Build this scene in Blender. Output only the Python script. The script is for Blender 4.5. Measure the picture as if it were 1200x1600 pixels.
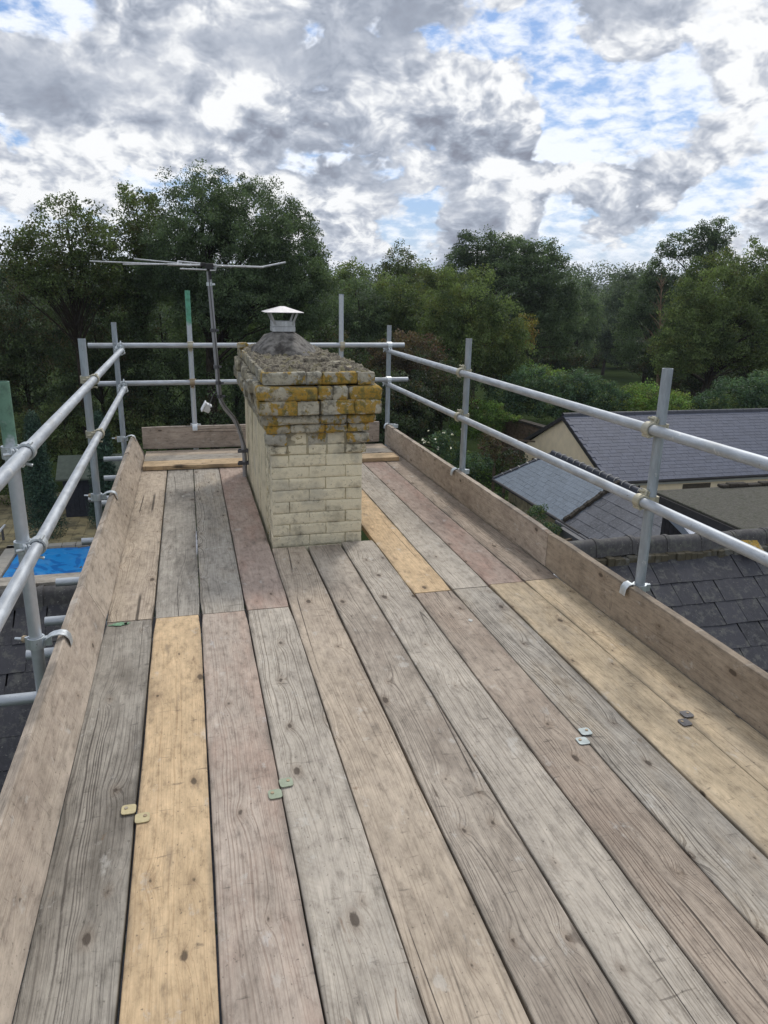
import bpy, math, random
import numpy as np
from mathutils import Vector, Matrix, noise as mnoise

for o in list(bpy.data.objects):
    bpy.data.objects.remove(o)
SC = bpy.context.scene
COL = SC.collection
random.seed(7)
RNG = np.random.default_rng(11)
rad = math.radians

# ------------------------------------------------------------------ camera
F_PX, PITCH, ROLL, YAW, CAM_H = 1130.7, 0.2934, 0.0203, 0.2637, 1.569
fw = Vector((math.sin(YAW) * math.cos(PITCH), math.cos(YAW) * math.cos(PITCH), -math.sin(PITCH)))
r0 = Vector((math.cos(YAW), -math.sin(YAW), 0))
u0 = r0.cross(fw)
rt = r0 * math.cos(ROLL) + u0 * math.sin(ROLL)
up = -r0 * math.sin(ROLL) + u0 * math.cos(ROLL)
cam = bpy.data.cameras.new('camera')
camo = bpy.data.objects.new('camera', cam)
COL.objects.link(camo)
camo.matrix_world = Matrix(((rt.x, up.x, -fw.x, 0), (rt.y, up.y, -fw.y, 0), (rt.z, up.z, -fw.z, CAM_H), (0, 0, 0, 1)))
cam.sensor_fit = 'VERTICAL'
cam.sensor_height = 36
cam.lens = F_PX / 1600 * 36
cam.clip_start = 0.05
cam.clip_end = 6000
SC.camera = camo


def at(px, py, depth):
    """a place at a given distance ahead of the viewpoint, found from the calibrated view"""
    return Vector((0, 0, CAM_H)) + (rt * ((px - 600) / F_PX) + up * ((800 - py) / F_PX) + fw) * depth


def viewdir(px, py):
    return (rt * ((px - 600) / F_PX) + up * ((800 - py) / F_PX) + fw).normalized()


# ------------------------------------------------------------------ node helper
class NT:
    def __init__(self, tree):
        self.t = tree
        self.n = tree.nodes
        self.l = tree.links

    def link(self, sock, v):
        if v is None:
            return
        if hasattr(v, 'is_output') or isinstance(v, bpy.types.NodeSocket):
            self.l.new(v, sock)
        else:
            if sock.type == 'RGBA' and isinstance(v, (tuple, list)) and len(v) == 3:
                v = (*v, 1)
            if sock.type == 'VECTOR' and isinstance(v, (int, float)):
                v = (v, v, v)
            sock.default_value = v

    def node(self, kind, ins=None, **props):
        n = self.n.new(kind)
        for k, v in props.items():
            setattr(n, k, v)
        for k, v in (ins or {}).items():
            self.link(n.inputs[k], v)
        return n

    def m(self, op, a, b=None, c=None, clamp=False):
        n = self.n.new('ShaderNodeMath')
        n.operation = op
        n.use_clamp = clamp
        self.link(n.inputs[0], a)
        self.link(n.inputs[1], b)
        self.link(n.inputs[2], c)
        return n.outputs[0]

    def vm(self, op, a, b=None, scale=None):
        n = self.n.new('ShaderNodeVectorMath')
        n.operation = op
        self.link(n.inputs[0], a)
        self.link(n.inputs[1], b)
        if scale is not None:
            self.link(n.inputs['Scale'], scale)
        return n.outputs['Value'] if op in ('DOT_PRODUCT', 'LENGTH', 'DISTANCE') else n.outputs[0]

    def mix(self, f, a, b, mode='MIX'):
        n = self.n.new('ShaderNodeMix')
        n.data_type = 'RGBA'
        n.blend_type = mode
        self.link(n.inputs[0], f)
        self.link(n.inputs[6], a)
        self.link(n.inputs[7], b)
        return n.outputs[2]

    def ss(self, x, lo, hi, a=0.0, b=1.0):
        n = self.n.new('ShaderNodeMapRange')
        n.interpolation_type = 'SMOOTHSTEP'
        for i, v in enumerate((x, lo, hi, a, b)):
            self.link(n.inputs[i], v)
        return n.outputs[0]

    def noise(self, vec, scale, detail=3, rough=.5, dist=0.0, dim='3D', col=False):
        n = self.n.new('ShaderNodeTexNoise')
        n.noise_dimensions = dim
        self.link(n.inputs['Vector'], vec)
        self.link(n.inputs['Scale'], scale)
        n.inputs['Detail'].default_value = detail
        n.inputs['Roughness'].default_value = rough
        n.inputs['Distortion'].default_value = dist
        return n.outputs[1] if col else n.outputs[0]

    def voro(self, vec, scale, feature='F1', dim='3D', detail=0.0, rough=.5, rnd=1.0, smooth=None):
        n = self.n.new('ShaderNodeTexVoronoi')
        n.voronoi_dimensions = dim
        n.feature = feature
        self.link(n.inputs['Vector'], vec)
        self.link(n.inputs['Scale'], scale)
        if 'Detail' in n.inputs:
            n.inputs['Detail'].default_value = detail
            n.inputs['Roughness'].default_value = rough
        n.inputs['Randomness'].default_value = rnd
        if smooth is not None:
            n.inputs['Smoothness'].default_value = smooth
        return n

    def comb(self, x, y, z):
        n = self.n.new('ShaderNodeCombineXYZ')
        self.link(n.inputs[0], x)
        self.link(n.inputs[1], y)
        self.link(n.inputs[2], z)
        return n.outputs[0]

    def sep(self, v):
        n = self.n.new('ShaderNodeSeparateXYZ')
        self.link(n.inputs[0], v)
        return n.outputs

    def ramp(self, f, stops):
        n = self.n.new('ShaderNodeValToRGB')
        e = n.color_ramp.elements
        while len(e) < len(stops):
            e.new(0.5)
        for i, (p, c) in enumerate(stops):
            e[i].position = p
            e[i].color = (*c, 1)
        self.link(n.inputs[0], f)
        return n.outputs[0]


# ------------------------------------------------------------------ sky
SUN_EL, SUN_AZ = rad(50), rad(32)       # azimuth clockwise from +Y (ahead and to the right)
sund = Vector((math.sin(SUN_AZ) * math.cos(SUN_EL), math.cos(SUN_AZ) * math.cos(SUN_EL), math.sin(SUN_EL)))
world = bpy.data.worlds.new('World')
SC.world = world
world.use_nodes = True
world.cycles.sampling_method = 'MANUAL'
world.cycles.sample_map_resolution = 128
wt = NT(world.node_tree)
wt.n.clear()
out = wt.node('ShaderNodeOutputWorld')
sky = wt.node('ShaderNodeTexSky', sky_type='NISHITA', sun_disc=False, sun_elevation=SUN_EL, sun_rotation=SUN_AZ)
sky.altitude = 50
sky.air_density = 1.0
sky.dust_density = 0.6
SKY_STRENGTH = 0.1
D = wt.vm('NORMALIZE', wt.node('ShaderNodeTexCoord').outputs['Generated'])
dz = wt.sep(D)[2]


def cloudspace(d, k=.75):
    """directions drawn together towards the horizon, as a cloud deck recedes"""
    z_ = wt.sep(d)[2]
    inv_ = wt.m('DIVIDE', 1.0, wt.m('ADD', wt.m('MAXIMUM', z_, 0.0), k))
    return wt.vm('MULTIPLY', wt.vm('SCALE', d, scale=inv_), (1, 1, 1.25))


P2 = cloudspace(D)


def blob(px, py, rpx, stretch=1.0):
    """smooth 0..1 patch round a direction of the sky (angular radius from rpx)"""
    c = viewdir(px, py)
    side = Vector((c.y, -c.x, 0)).normalized()
    upv = side.cross(c)
    a = rpx / F_PX
    u_ = wt.m('MULTIPLY', wt.vm('DOT_PRODUCT', DW, tuple(side)), 1 / (a * stretch))
    u_ = wt.m('SUBTRACT', u_, c.dot(side) / (a * stretch))
    v_ = wt.m('MULTIPLY', wt.vm('DOT_PRODUCT', DW, tuple(upv)), 1 / a)
    f_ = wt.m('LESS_THAN', wt.vm('DOT_PRODUCT', D, tuple(c)), 0.0)
    d2 = wt.m('ADD', wt.m('MULTIPLY', u_, u_), wt.m('MULTIPLY', v_, v_))
    d2 = wt.m('ADD', d2, wt.m('MULTIPLY', f_, 100))
    return wt.m('EXPONENT', wt.m('MULTIPLY', d2, -1.0))


def addup(items):
    s = None
    for amp, args in items:
        b = wt.m('MULTIPLY', blob(*args), amp)
        s = b if s is None else wt.m('ADD', s, b)
    return s


# the patches below get wandering outlines
DW = wt.vm('ADD', D, wt.vm('SCALE', wt.vm('SUBTRACT', wt.noise(D, 9, 5, .6, col=True), (.5, .5, .5)), scale=.11))
# where the clouds open to blue, and where they hang thick and grey
cover = addup([(-.60, (885, 120, 55, .9)), (-.20, (960, 185, 50, 1.9)), (-.42, (865, 370, 60, .45)), (-.28, (1150, 290, 30, 2.0)), (-.25, (935, 590, 30, 1.6)),
               (-.40, (26, 200, 20, 2.6)), (-.34, (60, 238, 18, 2.0)), (-.22, (690, 190, 24, 2.2)), (-.25, (860, 210, 45, 1.4)), (-.22, (230, 165, 16, 1.6)),
               (.14, (120, 110, 100, 1.8)), (.14, (440, 70, 90, 2.2)), (.4, (630, 20, 50, 1.5)), (.35, (360, 265, 36, 3.2)), (.25, (540, 150, 40, 1.5)), (-.12, (1120, 190, 50, 1.8)), (.14, (980, 5, 45, 3.0)), (.08, (560, 250, 100, 2.6)), (.1, (1000, 330, 60, 2.2))])
thick = addup([(.95, (70, 120, 60, 2.8)), (1.0, (430, 80, 46, 3.2)), (.9, (640, 45, 46, 1.5)), (.8, (960, -5, 34, 3.6)),
               (.60, (640, 275, 36, 2.6)), (.40, (1090, 225, 34, 1.9)), (.45, (700, 340, 38, 3.2)), (.35, (310, 200, 40, 1.5)), (.45, (560, 215, 34, 1.6)),
               (.40, (1000, 350, 36, 2.4)), (.35, (120, 270, 26, 2.2)), (.35, (480, 270, 40, 2.2)), (-.4, (300, 20, 26, 2.6)), (-.35, (340, 150, 18, 4)), (-.35, (760, 110, 60, 1.0))])


def puffs(vec, sc, det, rough):
    return wt.voro(vec, sc, 'F1', detail=det, rough=rough).outputs['Distance']


warp = wt.vm('SCALE', wt.vm('SUBTRACT', wt.noise(P2, 11.0, 3, .5, col=True), (.5, .5, .5)), scale=0.055)
PW = wt.vm('ADD', P2, warp)
UP1 = wt.vm('ADD', PW, (0.006, 0.008, 0.024))
big = wt.noise(P2, 3.6, 7, .5)
b1 = puffs(PW, 5.6, 5.0, .60)
b2 = puffs(UP1, 5.6, 5.0, .60)
relief = wt.m('SUBTRACT', b2, b1)                 # positive on the upper, lit sides of the heaps
den = wt.m('ADD', wt.m('MULTIPLY', wt.m('SUBTRACT', big, .5), 2.2), wt.m('MULTIPLY', wt.m('SUBTRACT', .45, b1), .55))
dtot = wt.m('ADD', den, cover)
alpha = wt.ss(dtot, -.52, -.40)
ripple = wt.noise(wt.vm('MULTIPLY', P2, (1.0, 1.0, 2.0)), 30, 5, .6, .2)
sheet = wt.noise(P2, 5.0, 4, .5)
thinmask = wt.m('MULTIPLY', wt.ss(wt.m('ADD', ripple, wt.m('MULTIPLY', sheet, .7)), .62, .96), .88)
soft = wt.noise(P2, 2.6, 4, .45)
mid = wt.noise(PW, 6.5, 7, .58)
tv = wt.m('ADD', wt.m('MULTIPLY', thick, .60), wt.m('MULTIPLY', wt.m('SUBTRACT', soft, .45), 1.2))
calm = wt.m('SUBTRACT', 1.0, wt.m('MULTIPLY', wt.m('MINIMUM', wt.m('MAXIMUM', thick, 0.0), 1.0), .8))
tv = wt.m('ADD', tv, wt.m('MULTIPLY', wt.m('MULTIPLY', wt.m('SUBTRACT', mid, .5), .75), calm))
tv = wt.m('ADD', tv, wt.m('MULTIPLY', wt.ss(dtot, -.2, .4), .32))
calm = wt.m('SUBTRACT', 1.0, wt.m('MULTIPLY', wt.m('MINIMUM', wt.m('MAXIMUM', thick, 0.0), 1.0), .75))
tv = wt.m('SUBTRACT', tv, wt.m('MULTIPLY', wt.m('MULTIPLY', relief, 3.6), calm))
tv = wt.m('MULTIPLY_ADD', tv, .47, .225)
ccol = wt.ramp(tv, [(0.0, (.94, .95, .96)), (.14, (.80, .82, .85)), (.26, (.62, .65, .71)), (.42, (.46, .50, .58)), (.60, (.34, .38, .46)), (.9, (.24, .26, .32))])
blue = wt.mix(.55, wt.vm('SCALE', sky.outputs[0], scale=SKY_STRENGTH), (.13, .28, .62))
base = wt.mix(thinmask, blue, (.86, .89, .94))
full = wt.mix(alpha, base, wt.vm('SCALE', ccol, scale=.88))
hz = wt.ss(dz, 0.0, .07, .35, 0.0)
full = wt.mix(hz, full, (.58, .65, .77))
below = wt.ss(dz, -.03, .0)
full = wt.mix(below, (.12, .15, .11), full)
full = wt.vm('SCALE', full, scale=1 / SKY_STRENGTH)
bg = wt.node('ShaderNodeBackground', {'Color': full, 'Strength': SKY_STRENGTH})
wt.link(out.inputs['Surface'], bg.outputs[0])

sunl = bpy.data.lights.new('sun', 'SUN')
sunl.energy = 1.5
sunl.angle = rad(10)
sunl.color = (1.0, .95, .88)
suno = bpy.data.objects.new('sun', sunl)
COL.objects.link(suno)
suno.rotation_euler = (-sund).to_track_quat('-Z', 'Y').to_euler()
suno.location = (0, 0, 30)

vs = SC.view_settings
vs.view_transform = 'Standard'
vs.look = 'None'
vs.gamma = 1
vs.exposure = 0.28
vs.use_curve_mapping = False
SC.cycles.max_bounces = 5
SC.cycles.diffuse_bounces = 3
SC.cycles.glossy_bounces = 2
SC.cycles.transmission_bounces = 3
SC.cycles.transparent_max_bounces = 4
SC.cycles.use_denoising = True


# ------------------------------------------------------------------ colour
def lin(c):
    return tuple(((v / 255 + .055) / 1.055) ** 2.4 if v > 10 else v / 255 / 12.92 for v in c)


def alb(r, g, b, k=.80):
    return tuple(min(.85, v * k) for v in lin((r, g, b)))


# ------------------------------------------------------------------ materials
def newmat(name):
    m = bpy.data.materials.new(name)
    m.use_nodes = True
    t = NT(m.node_tree)
    t.n.clear()
    o = t.node('ShaderNodeOutputMaterial')
    b = t.node('ShaderNodeBsdfPrincipled')
    t.link(o.inputs[0], b.outputs[0])
    return m, t, b, o


def objco(t, spread=30.0):
    tc = t.node('ShaderNodeTexCoord').outputs['Object']
    rnd = t.node('ShaderNodeObjectInfo').outputs['Random']
    off = t.comb(t.m('MULTIPLY', rnd, spread), t.m('MULTIPLY', rnd, spread * 2.7), t.m('MULTIPLY', rnd, spread * 1.3))
    return t.vm('ADD', tc, off), rnd, tc


def bump(t, b, h, strength=.3, dist=.005):
    n = t.node('ShaderNodeBump', {'Height': h, 'Strength': strength, 'Distance': dist})
    t.link(b.inputs['Normal'], n.outputs[0])


def wood(name, light, dark, stain=(60, 45, 30), stain_amt=.5, blotch=None, blotch_amt=.35, grainf=520, contrast=.55, knots=.55, sawmarks=0.0, white=0.0):
    m, t, b, o = newmat(name)
    _, rnd, tc = objco(t)
    sx, sy, sz = t.sep(tc)
    x = t.m('ADD', sx, t.m('MULTIPLY', rnd, 17.0))
    y = t.m('ADD', sy, t.m('MULTIPLY', rnd, 43.0))
    xz = t.m('ADD', x, t.m('MULTIPLY', sz, 1.7))
    # knots
    kv = t.comb(t.m('MULTIPLY', x, 5.6), t.m('MULTIPLY', y, 3.0), rnd)
    vo = t.voro(kv, 1.0, 'F1', '2D', rnd=.95)
    kd = vo.outputs['Distance']
    krand = t.sep(vo.outputs['Color'])[0]
    has = t.m('LESS_THAN', krand, knots + .12)
    krad = t.m('MULTIPLY_ADD', t.m('POWER', t.sep(vo.outputs['Color'])[1], 3.0), .060, .017)
    kd = t.m('ADD', kd, t.m('MULTIPLY', t.m('SUBTRACT', t.noise(t.comb(t.m('MULTIPLY', x, 60), t.m('MULTIPLY', y, 34), 0), 1.0, 4, .65), .5), .075))
    # rings bend round the knots
    wav = t.noise(t.comb(t.m('MULTIPLY', xz, 3.2), t.m('MULTIPLY', y, .55), rnd), 1.0, 3, .5)
    bend = t.m('MULTIPLY', t.m('EXPONENT', t.m('MULTIPLY', kd, -7.0)), t.m('MULTIPLY', has, 1.6))
    ph = t.m('ADD', t.m('MULTIPLY', xz, grainf), t.m('MULTIPLY', wav, 90.0))
    ph = t.m('ADD', ph, t.m('MULTIPLY', bend, 13.0))
    ph = t.m('ADD', ph, t.m('MULTIPLY', t.noise(t.comb(t.m('MULTIPLY', xz, 30), t.m('MULTIPLY', y, 2.5), 0), 1.0, 2, .6), 1.6))
    ringn = t.n.new('ShaderNodeTexNoise')
    ringn.noise_dimensions = '1D'
    t.link(ringn.inputs['W'], t.m('MULTIPLY', ph, .30))
    ringn.inputs['Scale'].default_value = 1.0
    ringn.inputs['Detail'].default_value = 2.5
    ringn.inputs['Roughness'].default_value = .6
    ring = t.ss(ringn.outputs[0], .42, .72)
    fib = t.noise(t.comb(t.m('MULTIPLY', xz, 190), t.m('MULTIPLY', y, 5.0), sz), 1.0, 3, .62)
    fib2 = t.noise(t.comb(t.m('MULTIPLY', xz, 60), t.m('MULTIPLY', y, 1.6), sz), 1.0, 3, .6)
    patch = t.noise(t.comb(t.m('MULTIPLY', xz, 5.5), t.m('MULTIPLY', y, 1.7), rnd), 1.0, 5, .62)
    patchamt = t.ss(t.noise(t.comb(t.m('MULTIPLY', x, 2.3), t.m('MULTIPLY', y, .8), 5), 1.0, 3, .5), .35, .65)
    g = t.m('MULTIPLY', ring, t.m('MULTIPLY_ADD', patchamt, contrast * .95, contrast * .4))
    g = t.m('ADD', g, t.m('MULTIPLY', t.m('SUBTRACT', fib, .5), 1.15))
    g = t.m('ADD', g, t.m('MULTIPLY', t.m('SUBTRACT', fib2, .5), .55), clamp=True)
    colr = t.mix(g, light, dark)
    if blotch is not None:
        colr = t.mix(t.m('MULTIPLY', t.ss(patch, .44, .66), blotch_amt), colr, blotch)
    tone = t.noise(t.comb(t.m('MULTIPLY', xz, 7), t.m('MULTIPLY', y, 3.0), 9), 1.0, 6, .68)
    colr = t.mix(1.0, colr, t.ramp(tone, [(.25, (.66, .65, .64)), (.5, (.97, .97, .97)), (.75, (1.15, 1.15, 1.15))]), 'MULTIPLY')
    mott = t.noise(t.comb(t.m('MULTIPLY', xz, 34), t.m('MULTIPLY', y, 13), 19), 1.0, 6, .72)
    colr = t.mix(1.0, colr, t.ramp(mott, [(.3, (.58, .57, .56)), (.47, (.97, .97, .97)), (.7, (1.22, 1.22, 1.21))]), 'MULTIPLY')
    dk = t.noise(t.comb(t.m('MULTIPLY', xz, 12), t.m('MULTIPLY', y, 2.6), 27), 1.0, 5, .66)
    colr = t.mix(t.m('MULTIPLY', t.ss(dk, .57, .72), .42), colr, lin((98, 90, 82)))
    # grey grime along the edges (width .225) and foot-worn dirt
    edge = t.ss(t.m('ABSOLUTE', sx), .088, .113)
    edge = t.m('MULTIPLY', edge, t.ss(t.noise(t.comb(t.m('MULTIPLY', x, 8), t.m('MULTIPLY', y, 3), 2), 1.0, 4, .6), .4, .62))
    colr = t.mix(t.m('MULTIPLY', edge, .55), colr, lin((84, 80, 74)))
    st = t.noise(t.comb(t.m('MULTIPLY', x, 17), t.m('MULTIPLY', y, 5.5), 3), 1.0, 4, .6, .6)
    stm = t.m('MULTIPLY', t.ss(st, .655, .72), stain_amt)
    gate = t.ss(t.noise(t.comb(t.m('MULTIPLY', x, 3), t.m('MULTIPLY', y, 1.4), 7), 1.0, 2, .5), .48, .6)
    colr = t.mix(t.m('MULTIPLY', stm, gate), colr, lin(stain))
    # dried mortar and dust
    mo = t.noise(t.comb(t.m('MULTIPLY', x, 10), t.m('MULTIPLY', y, 6), 41), 1.0, 6, .72)
    colr = t.mix(t.m('MULTIPLY', t.ss(mo, .585, .68), .34), colr, lin((206, 202, 194)))
    rb = t.noise(t.comb(t.m('MULTIPLY', x, 22), t.m('MULTIPLY', y, 8), 53), 1.0, 5, .65, .8)
    colr = t.mix(t.m('MULTIPLY', t.m('MULTIPLY', t.ss(rb, .64, .72), t.ss(patch, .48, .6)), .6), colr, lin((122, 92, 62)))
    # dark transverse scuffs
    sc = t.noise(t.comb(t.m('MULTIPLY', x, 9), t.m('MULTIPLY', y, 38), 4), 1.0, 3, .6, .5)
    colr = t.mix(t.m('MULTIPLY', t.ss(sc, .64, .74), .5), colr, lin((70, 62, 55)))
    # fine specks
    sp = t.noise(t.comb(t.m('MULTIPLY', x, 95), t.m('MULTIPLY', y, 70), 1), 1.0, 2, .5)
    colr = t.mix(t.m('MULTIPLY', t.ss(sp, .66, .75), .6), colr, lin((75, 68, 60)))
    if sawmarks > 0:
        swy = t.m('ADD', t.m('MULTIPLY', y, 330), t.m('MULTIPLY', sx, 260))
        sw = t.m('MULTIPLY_ADD', t.m('SINE', swy), .5, .5)
        gate2 = t.m('MULTIPLY', t.ss(t.noise(t.comb(t.m('MULTIPLY', x, 7), t.m('MULTIPLY', y, 1.5), 8), 1.0, 2, .5), .52, .6), t.ss(t.m('ABSOLUTE', sx), .05, .08))
        colr = t.mix(t.m('MULTIPLY', t.m('MULTIPLY', sw, gate2), sawmarks), colr, dark)
    if white > 0:
        wn = t.noise(t.comb(t.m('MULTIPLY', x, 13), t.m('MULTIPLY', y, 6), 12), 1.0, 5, .7)
        colr = t.mix(t.m('MULTIPLY', t.ss(wn, .64, .74), white), colr, lin((205, 205, 205)))
    # knots: dark heart, reddish halo
    inner = t.m('MULTIPLY', t.ss(t.m('SUBTRACT', kd, krad), -.02, .012, 1.0, 0.0), has)
    halo = t.m('MULTIPLY', t.ss(t.m('SUBTRACT', kd, krad), .0, .12, 1.0, 0.0), has)
    colr = t.mix(t.m('MULTIPLY', halo, .26), colr, lin((110, 86, 62)))
    colr = t.mix(t.m('MULTIPLY', inner, .78), colr, lin((66, 55, 46)))
    # long drying cracks
    cr = t.noise(t.comb(t.m('MULTIPLY', xz, 4.6), t.m('MULTIPLY', y, .13), 21), 1.0, 1, .4)
    cg = t.ss(t.noise(t.comb(t.m('MULTIPLY', x, 1.3), t.m('MULTIPLY', y, .9), 31), 1.0, 1, .5), .54, .62)
    crack = t.m('MULTIPLY', t.ss(t.m('ABSOLUTE', t.m('SUBTRACT', cr, .5)), .0010, .0036, 1.0, 0.0), cg)
    colr = t.mix(t.m('MULTIPLY', crack, .78), colr, lin((48, 42, 36)))
    t.link(b.inputs['Base Color'], colr)
    colr = t.node('ShaderNodeHueSaturation', {'Saturation': .88, 'Color': colr}).outputs[0]
    colr = t.mix(1.0, colr, (.99, .995, .985), 'MULTIPLY')
    t.link(b.inputs['Base Color'], colr)
    b.inputs['Roughness'].default_value = .82
    b.inputs['Specular IOR Level'].default_value = .25
    h = t.m('ADD', t.m('MULTIPLY', g, -.5), t.m('MULTIPLY', crack, -2.0))
    h = t.m('ADD', h, t.m('MULTIPLY', tone, .5))
    bump(t, b, h, .7, .0028)
    return m


G_L, G_D = alb(172, 164, 154), alb(112, 104, 96)
def wa(r, g, b):
    return alb(r, g, b, 1.02)


W = {
    'grey': wood('weathered_grey_pine', wa(170, 161, 148), wa(112, 104, 94), blotch=wa(176, 154, 122), blotch_amt=.3, contrast=.9, stain=(96, 76, 50)),
    'darkgrey': wood('dark_veined_grey_pine', wa(158, 150, 138), wa(96, 89, 82), blotch=wa(96, 88, 78), blotch_amt=.5, contrast=1.0, stain=(92, 72, 46), stain_amt=.8),
    'smudged': wood('smudged_brown_pine', wa(172, 159, 143), wa(110, 99, 88), blotch=wa(118, 104, 92), blotch_amt=.5, contrast=.85, stain=(70, 56, 44), stain_amt=.8, white=.25),
    'honey': wood('fresh_honey_pine', wa(202, 172, 130), wa(168, 134, 92), blotch=wa(178, 152, 118), blotch_amt=.4, contrast=.5, stain=(100, 74, 52), stain_amt=.6, sawmarks=.07),
    'honey2': wood('pale_honey_pine', wa(196, 174, 140), wa(154, 130, 98), blotch=wa(166, 152, 132), blotch_amt=.5, contrast=.55, stain=(80, 62, 46), stain_amt=.5),
    'pink': wood('grey_pink_pine', wa(178, 162, 147), wa(136, 118, 104), blotch=wa(168, 138, 120), blotch_amt=.5, contrast=.55, white=.35),
    'light': wood('bleached_grey_pine', wa(182, 171, 156), wa(130, 119, 105), blotch=wa(158, 148, 136), blotch_amt=.4, contrast=.8, stain=(112, 78, 46), stain_amt=.8, sawmarks=.16),
    'tan': wood('tan_pine', wa(181, 164, 143), wa(134, 117, 99), blotch=wa(162, 146, 130), blotch_amt=.4, contrast=.65, stain=(110, 80, 50)),
    'brown': wood('brown_grey_pine', wa(168, 152, 135), wa(114, 99, 85), blotch=wa(134, 114, 98), blotch_amt=.4, contrast=.85, stain=(92, 66, 46), stain_amt=.7, white=.2),
    'red': wood('reddish_pine', wa(172, 151, 136), wa(134, 112, 99), blotch=wa(168, 130, 112), blotch_amt=.5, contrast=.4),
    'dirty': wood('soot_marked_pine', wa(162, 154, 142), wa(104, 98, 90), blotch=wa(112, 105, 96), blotch_amt=.65, contrast=.7),
    'toe': wood('toe_board_pine', wa(184, 168, 150), wa(146, 129, 112), blotch=wa(160, 143, 128), blotch_amt=.5, contrast=.5, stain=(120, 86, 56)),
    'toe_r': wood('brown_toe_board_pine', wa(158, 141, 120), wa(120, 104, 86), blotch=wa(140, 124, 106), blotch_amt=.4, contrast=.5, knots=.3),
    'toe_b': wood('streaked_toe_board_pine', wa(172, 157, 143), wa(122, 108, 96), blotch=wa(126, 111, 100), blotch_amt=.6, contrast=.7),
}


def steel(name, base=(.62, .65, .68), rough=.42, metal=.85, dirt=.4):
    m, t, b, o = newmat(name)
    co, rnd, tc = objco(t)
    n1 = t.noise(t.vm('MULTIPLY', co, (1, 1, .22)), 34, 5, .68)
    n2 = t.noise(t.vm('MULTIPLY', co, (1, 1, .5)), 7, 4, .6)
    c = t.mix(t.ss(n1, .35, .7), tuple(v * .80 for v in base), tuple(min(1, v * 1.12) for v in base))
    c = t.mix(t.m('MULTIPLY', t.ss(n2, .5, .72), dirt), c, (.34, .34, .32))
    n3 = t.noise(co, 70, 3, .6)
    c = t.mix(t.m('MULTIPLY', t.ss(n3, .66, .74), .5), c, (.16, .14, .12))
    rs = t.noise(t.vm('MULTIPLY', co, (1, 1, .5)), 19, 5, .7)
    c = t.mix(t.m('MULTIPLY', t.ss(rs, .66, .72), .7), c, (.16, .10, .06))
    cm = t.noise(t.vm('ADD', co, (9, 4, 2)), 15, 6, .72)
    c = t.mix(t.m('MULTIPLY', t.ss(cm, .63, .68), .7), c, (.62, .62, .60))
    t.link(b.inputs['Base Color'], c)
    t.link(b.inputs['Roughness'], t.m('MULTIPLY_ADD', n1, .3, rough - .1))
    t.link(b.inputs['Metallic'], t.m('MULTIPLY_ADD', n2, -.35, metal + .12))
    bump(t, b, n1, .12, .001)
    return m


M_TUBE = steel('galvanised_tube', (.46, .49, .52), .5, .62, .55)
M_TUBE_D = steel('weathered_galvanised_tube', (.36, .40, .43), .55, .55, .7)
M_ZINC = steel('zinc_fitting', (.60, .64, .66), .4, .8, .3)
M_BLACKSTEEL = steel('dark_aerial_bracket', (.10, .10, .11), .5, .5, .2)
M_ALU = steel('dull_aluminium', (.55, .56, .57), .42, .7, .2)
M_RUST = steel('rusty_fitting', (.38, .30, .20), .62, .45, .5)
M_BRASS = steel('yellowed_zinc_fitting', (.50, .47, .36), .55, .6, .5)


def painted(name, paint, amount_lo):
    """green paint on the top of a tube, worn through lower down (object z)"""
    m, t, b, o = newmat(name)
    co, rnd, tc = objco(t)
    z = t.sep(tc)[2]
    n = t.noise(co, 14, 5, .6)
    f = t.ss(t.m('ADD', z, t.m('MULTIPLY', t.m('SUBTRACT', n, .5), .16)), amount_lo - .02, amount_lo + .02)
    n1 = t.noise(co, 30, 5, .65)
    steelc = t.mix(n1, (.42, .45, .48), (.62, .65, .68))
    pc = t.mix(t.ss(n1, .4, .7), paint, tuple(v * .6 for v in paint))
    pc = t.mix(t.m('MULTIPLY', t.ss(n, .58, .68), .5), pc, (.35, .36, .36))
    t.link(b.inputs['Base Color'], t.mix(f, steelc, pc))
    t.link(b.inputs['Metallic'], t.m('MULTIPLY', t.m('SUBTRACT', 1.0, f), .75))
    b.inputs['Roughness'].default_value = .5
    return m


def plain(name, c, rough=.6, metal=0.0, var=.2, scale=12, spec=.4, bmp=.15, var2=None):
    m, t, b, o = newmat(name)
    co, rnd, tc = objco(t)
    n = t.noise(co, scale, 6, .62)
    cc = t.mix(t.ss(n, .3, .7), tuple(v * (1 - var) for v in c), tuple(min(1, v * (1 + var)) for v in c))
    if var2 is not None:
        cc = t.mix(t.ss(t.noise(co, scale * .33, 4, .6), .5, .66), cc, var2)
    t.link(b.inputs['Base Color'], cc)
    b.inputs['Roughness'].default_value = rough
    b.inputs['Metallic'].default_value = metal
    b.inputs['Specular IOR Level'].default_value = spec
    if bmp:
        bump(t, b, n, bmp, .01)
    return m


M_BLACK = plain('black_plastic', (.02, .02, .02), .5)
M_WHITEP = plain('white_plastic', (.72, .73, .74), .4, var=.06)
M_CAPTOP = plain('pale_metal_cowl', (.66, .63, .62), .45, .25, .1, 20)
M_CABLE = plain('grey_cable', (.10, .10, .10), .5)


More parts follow.
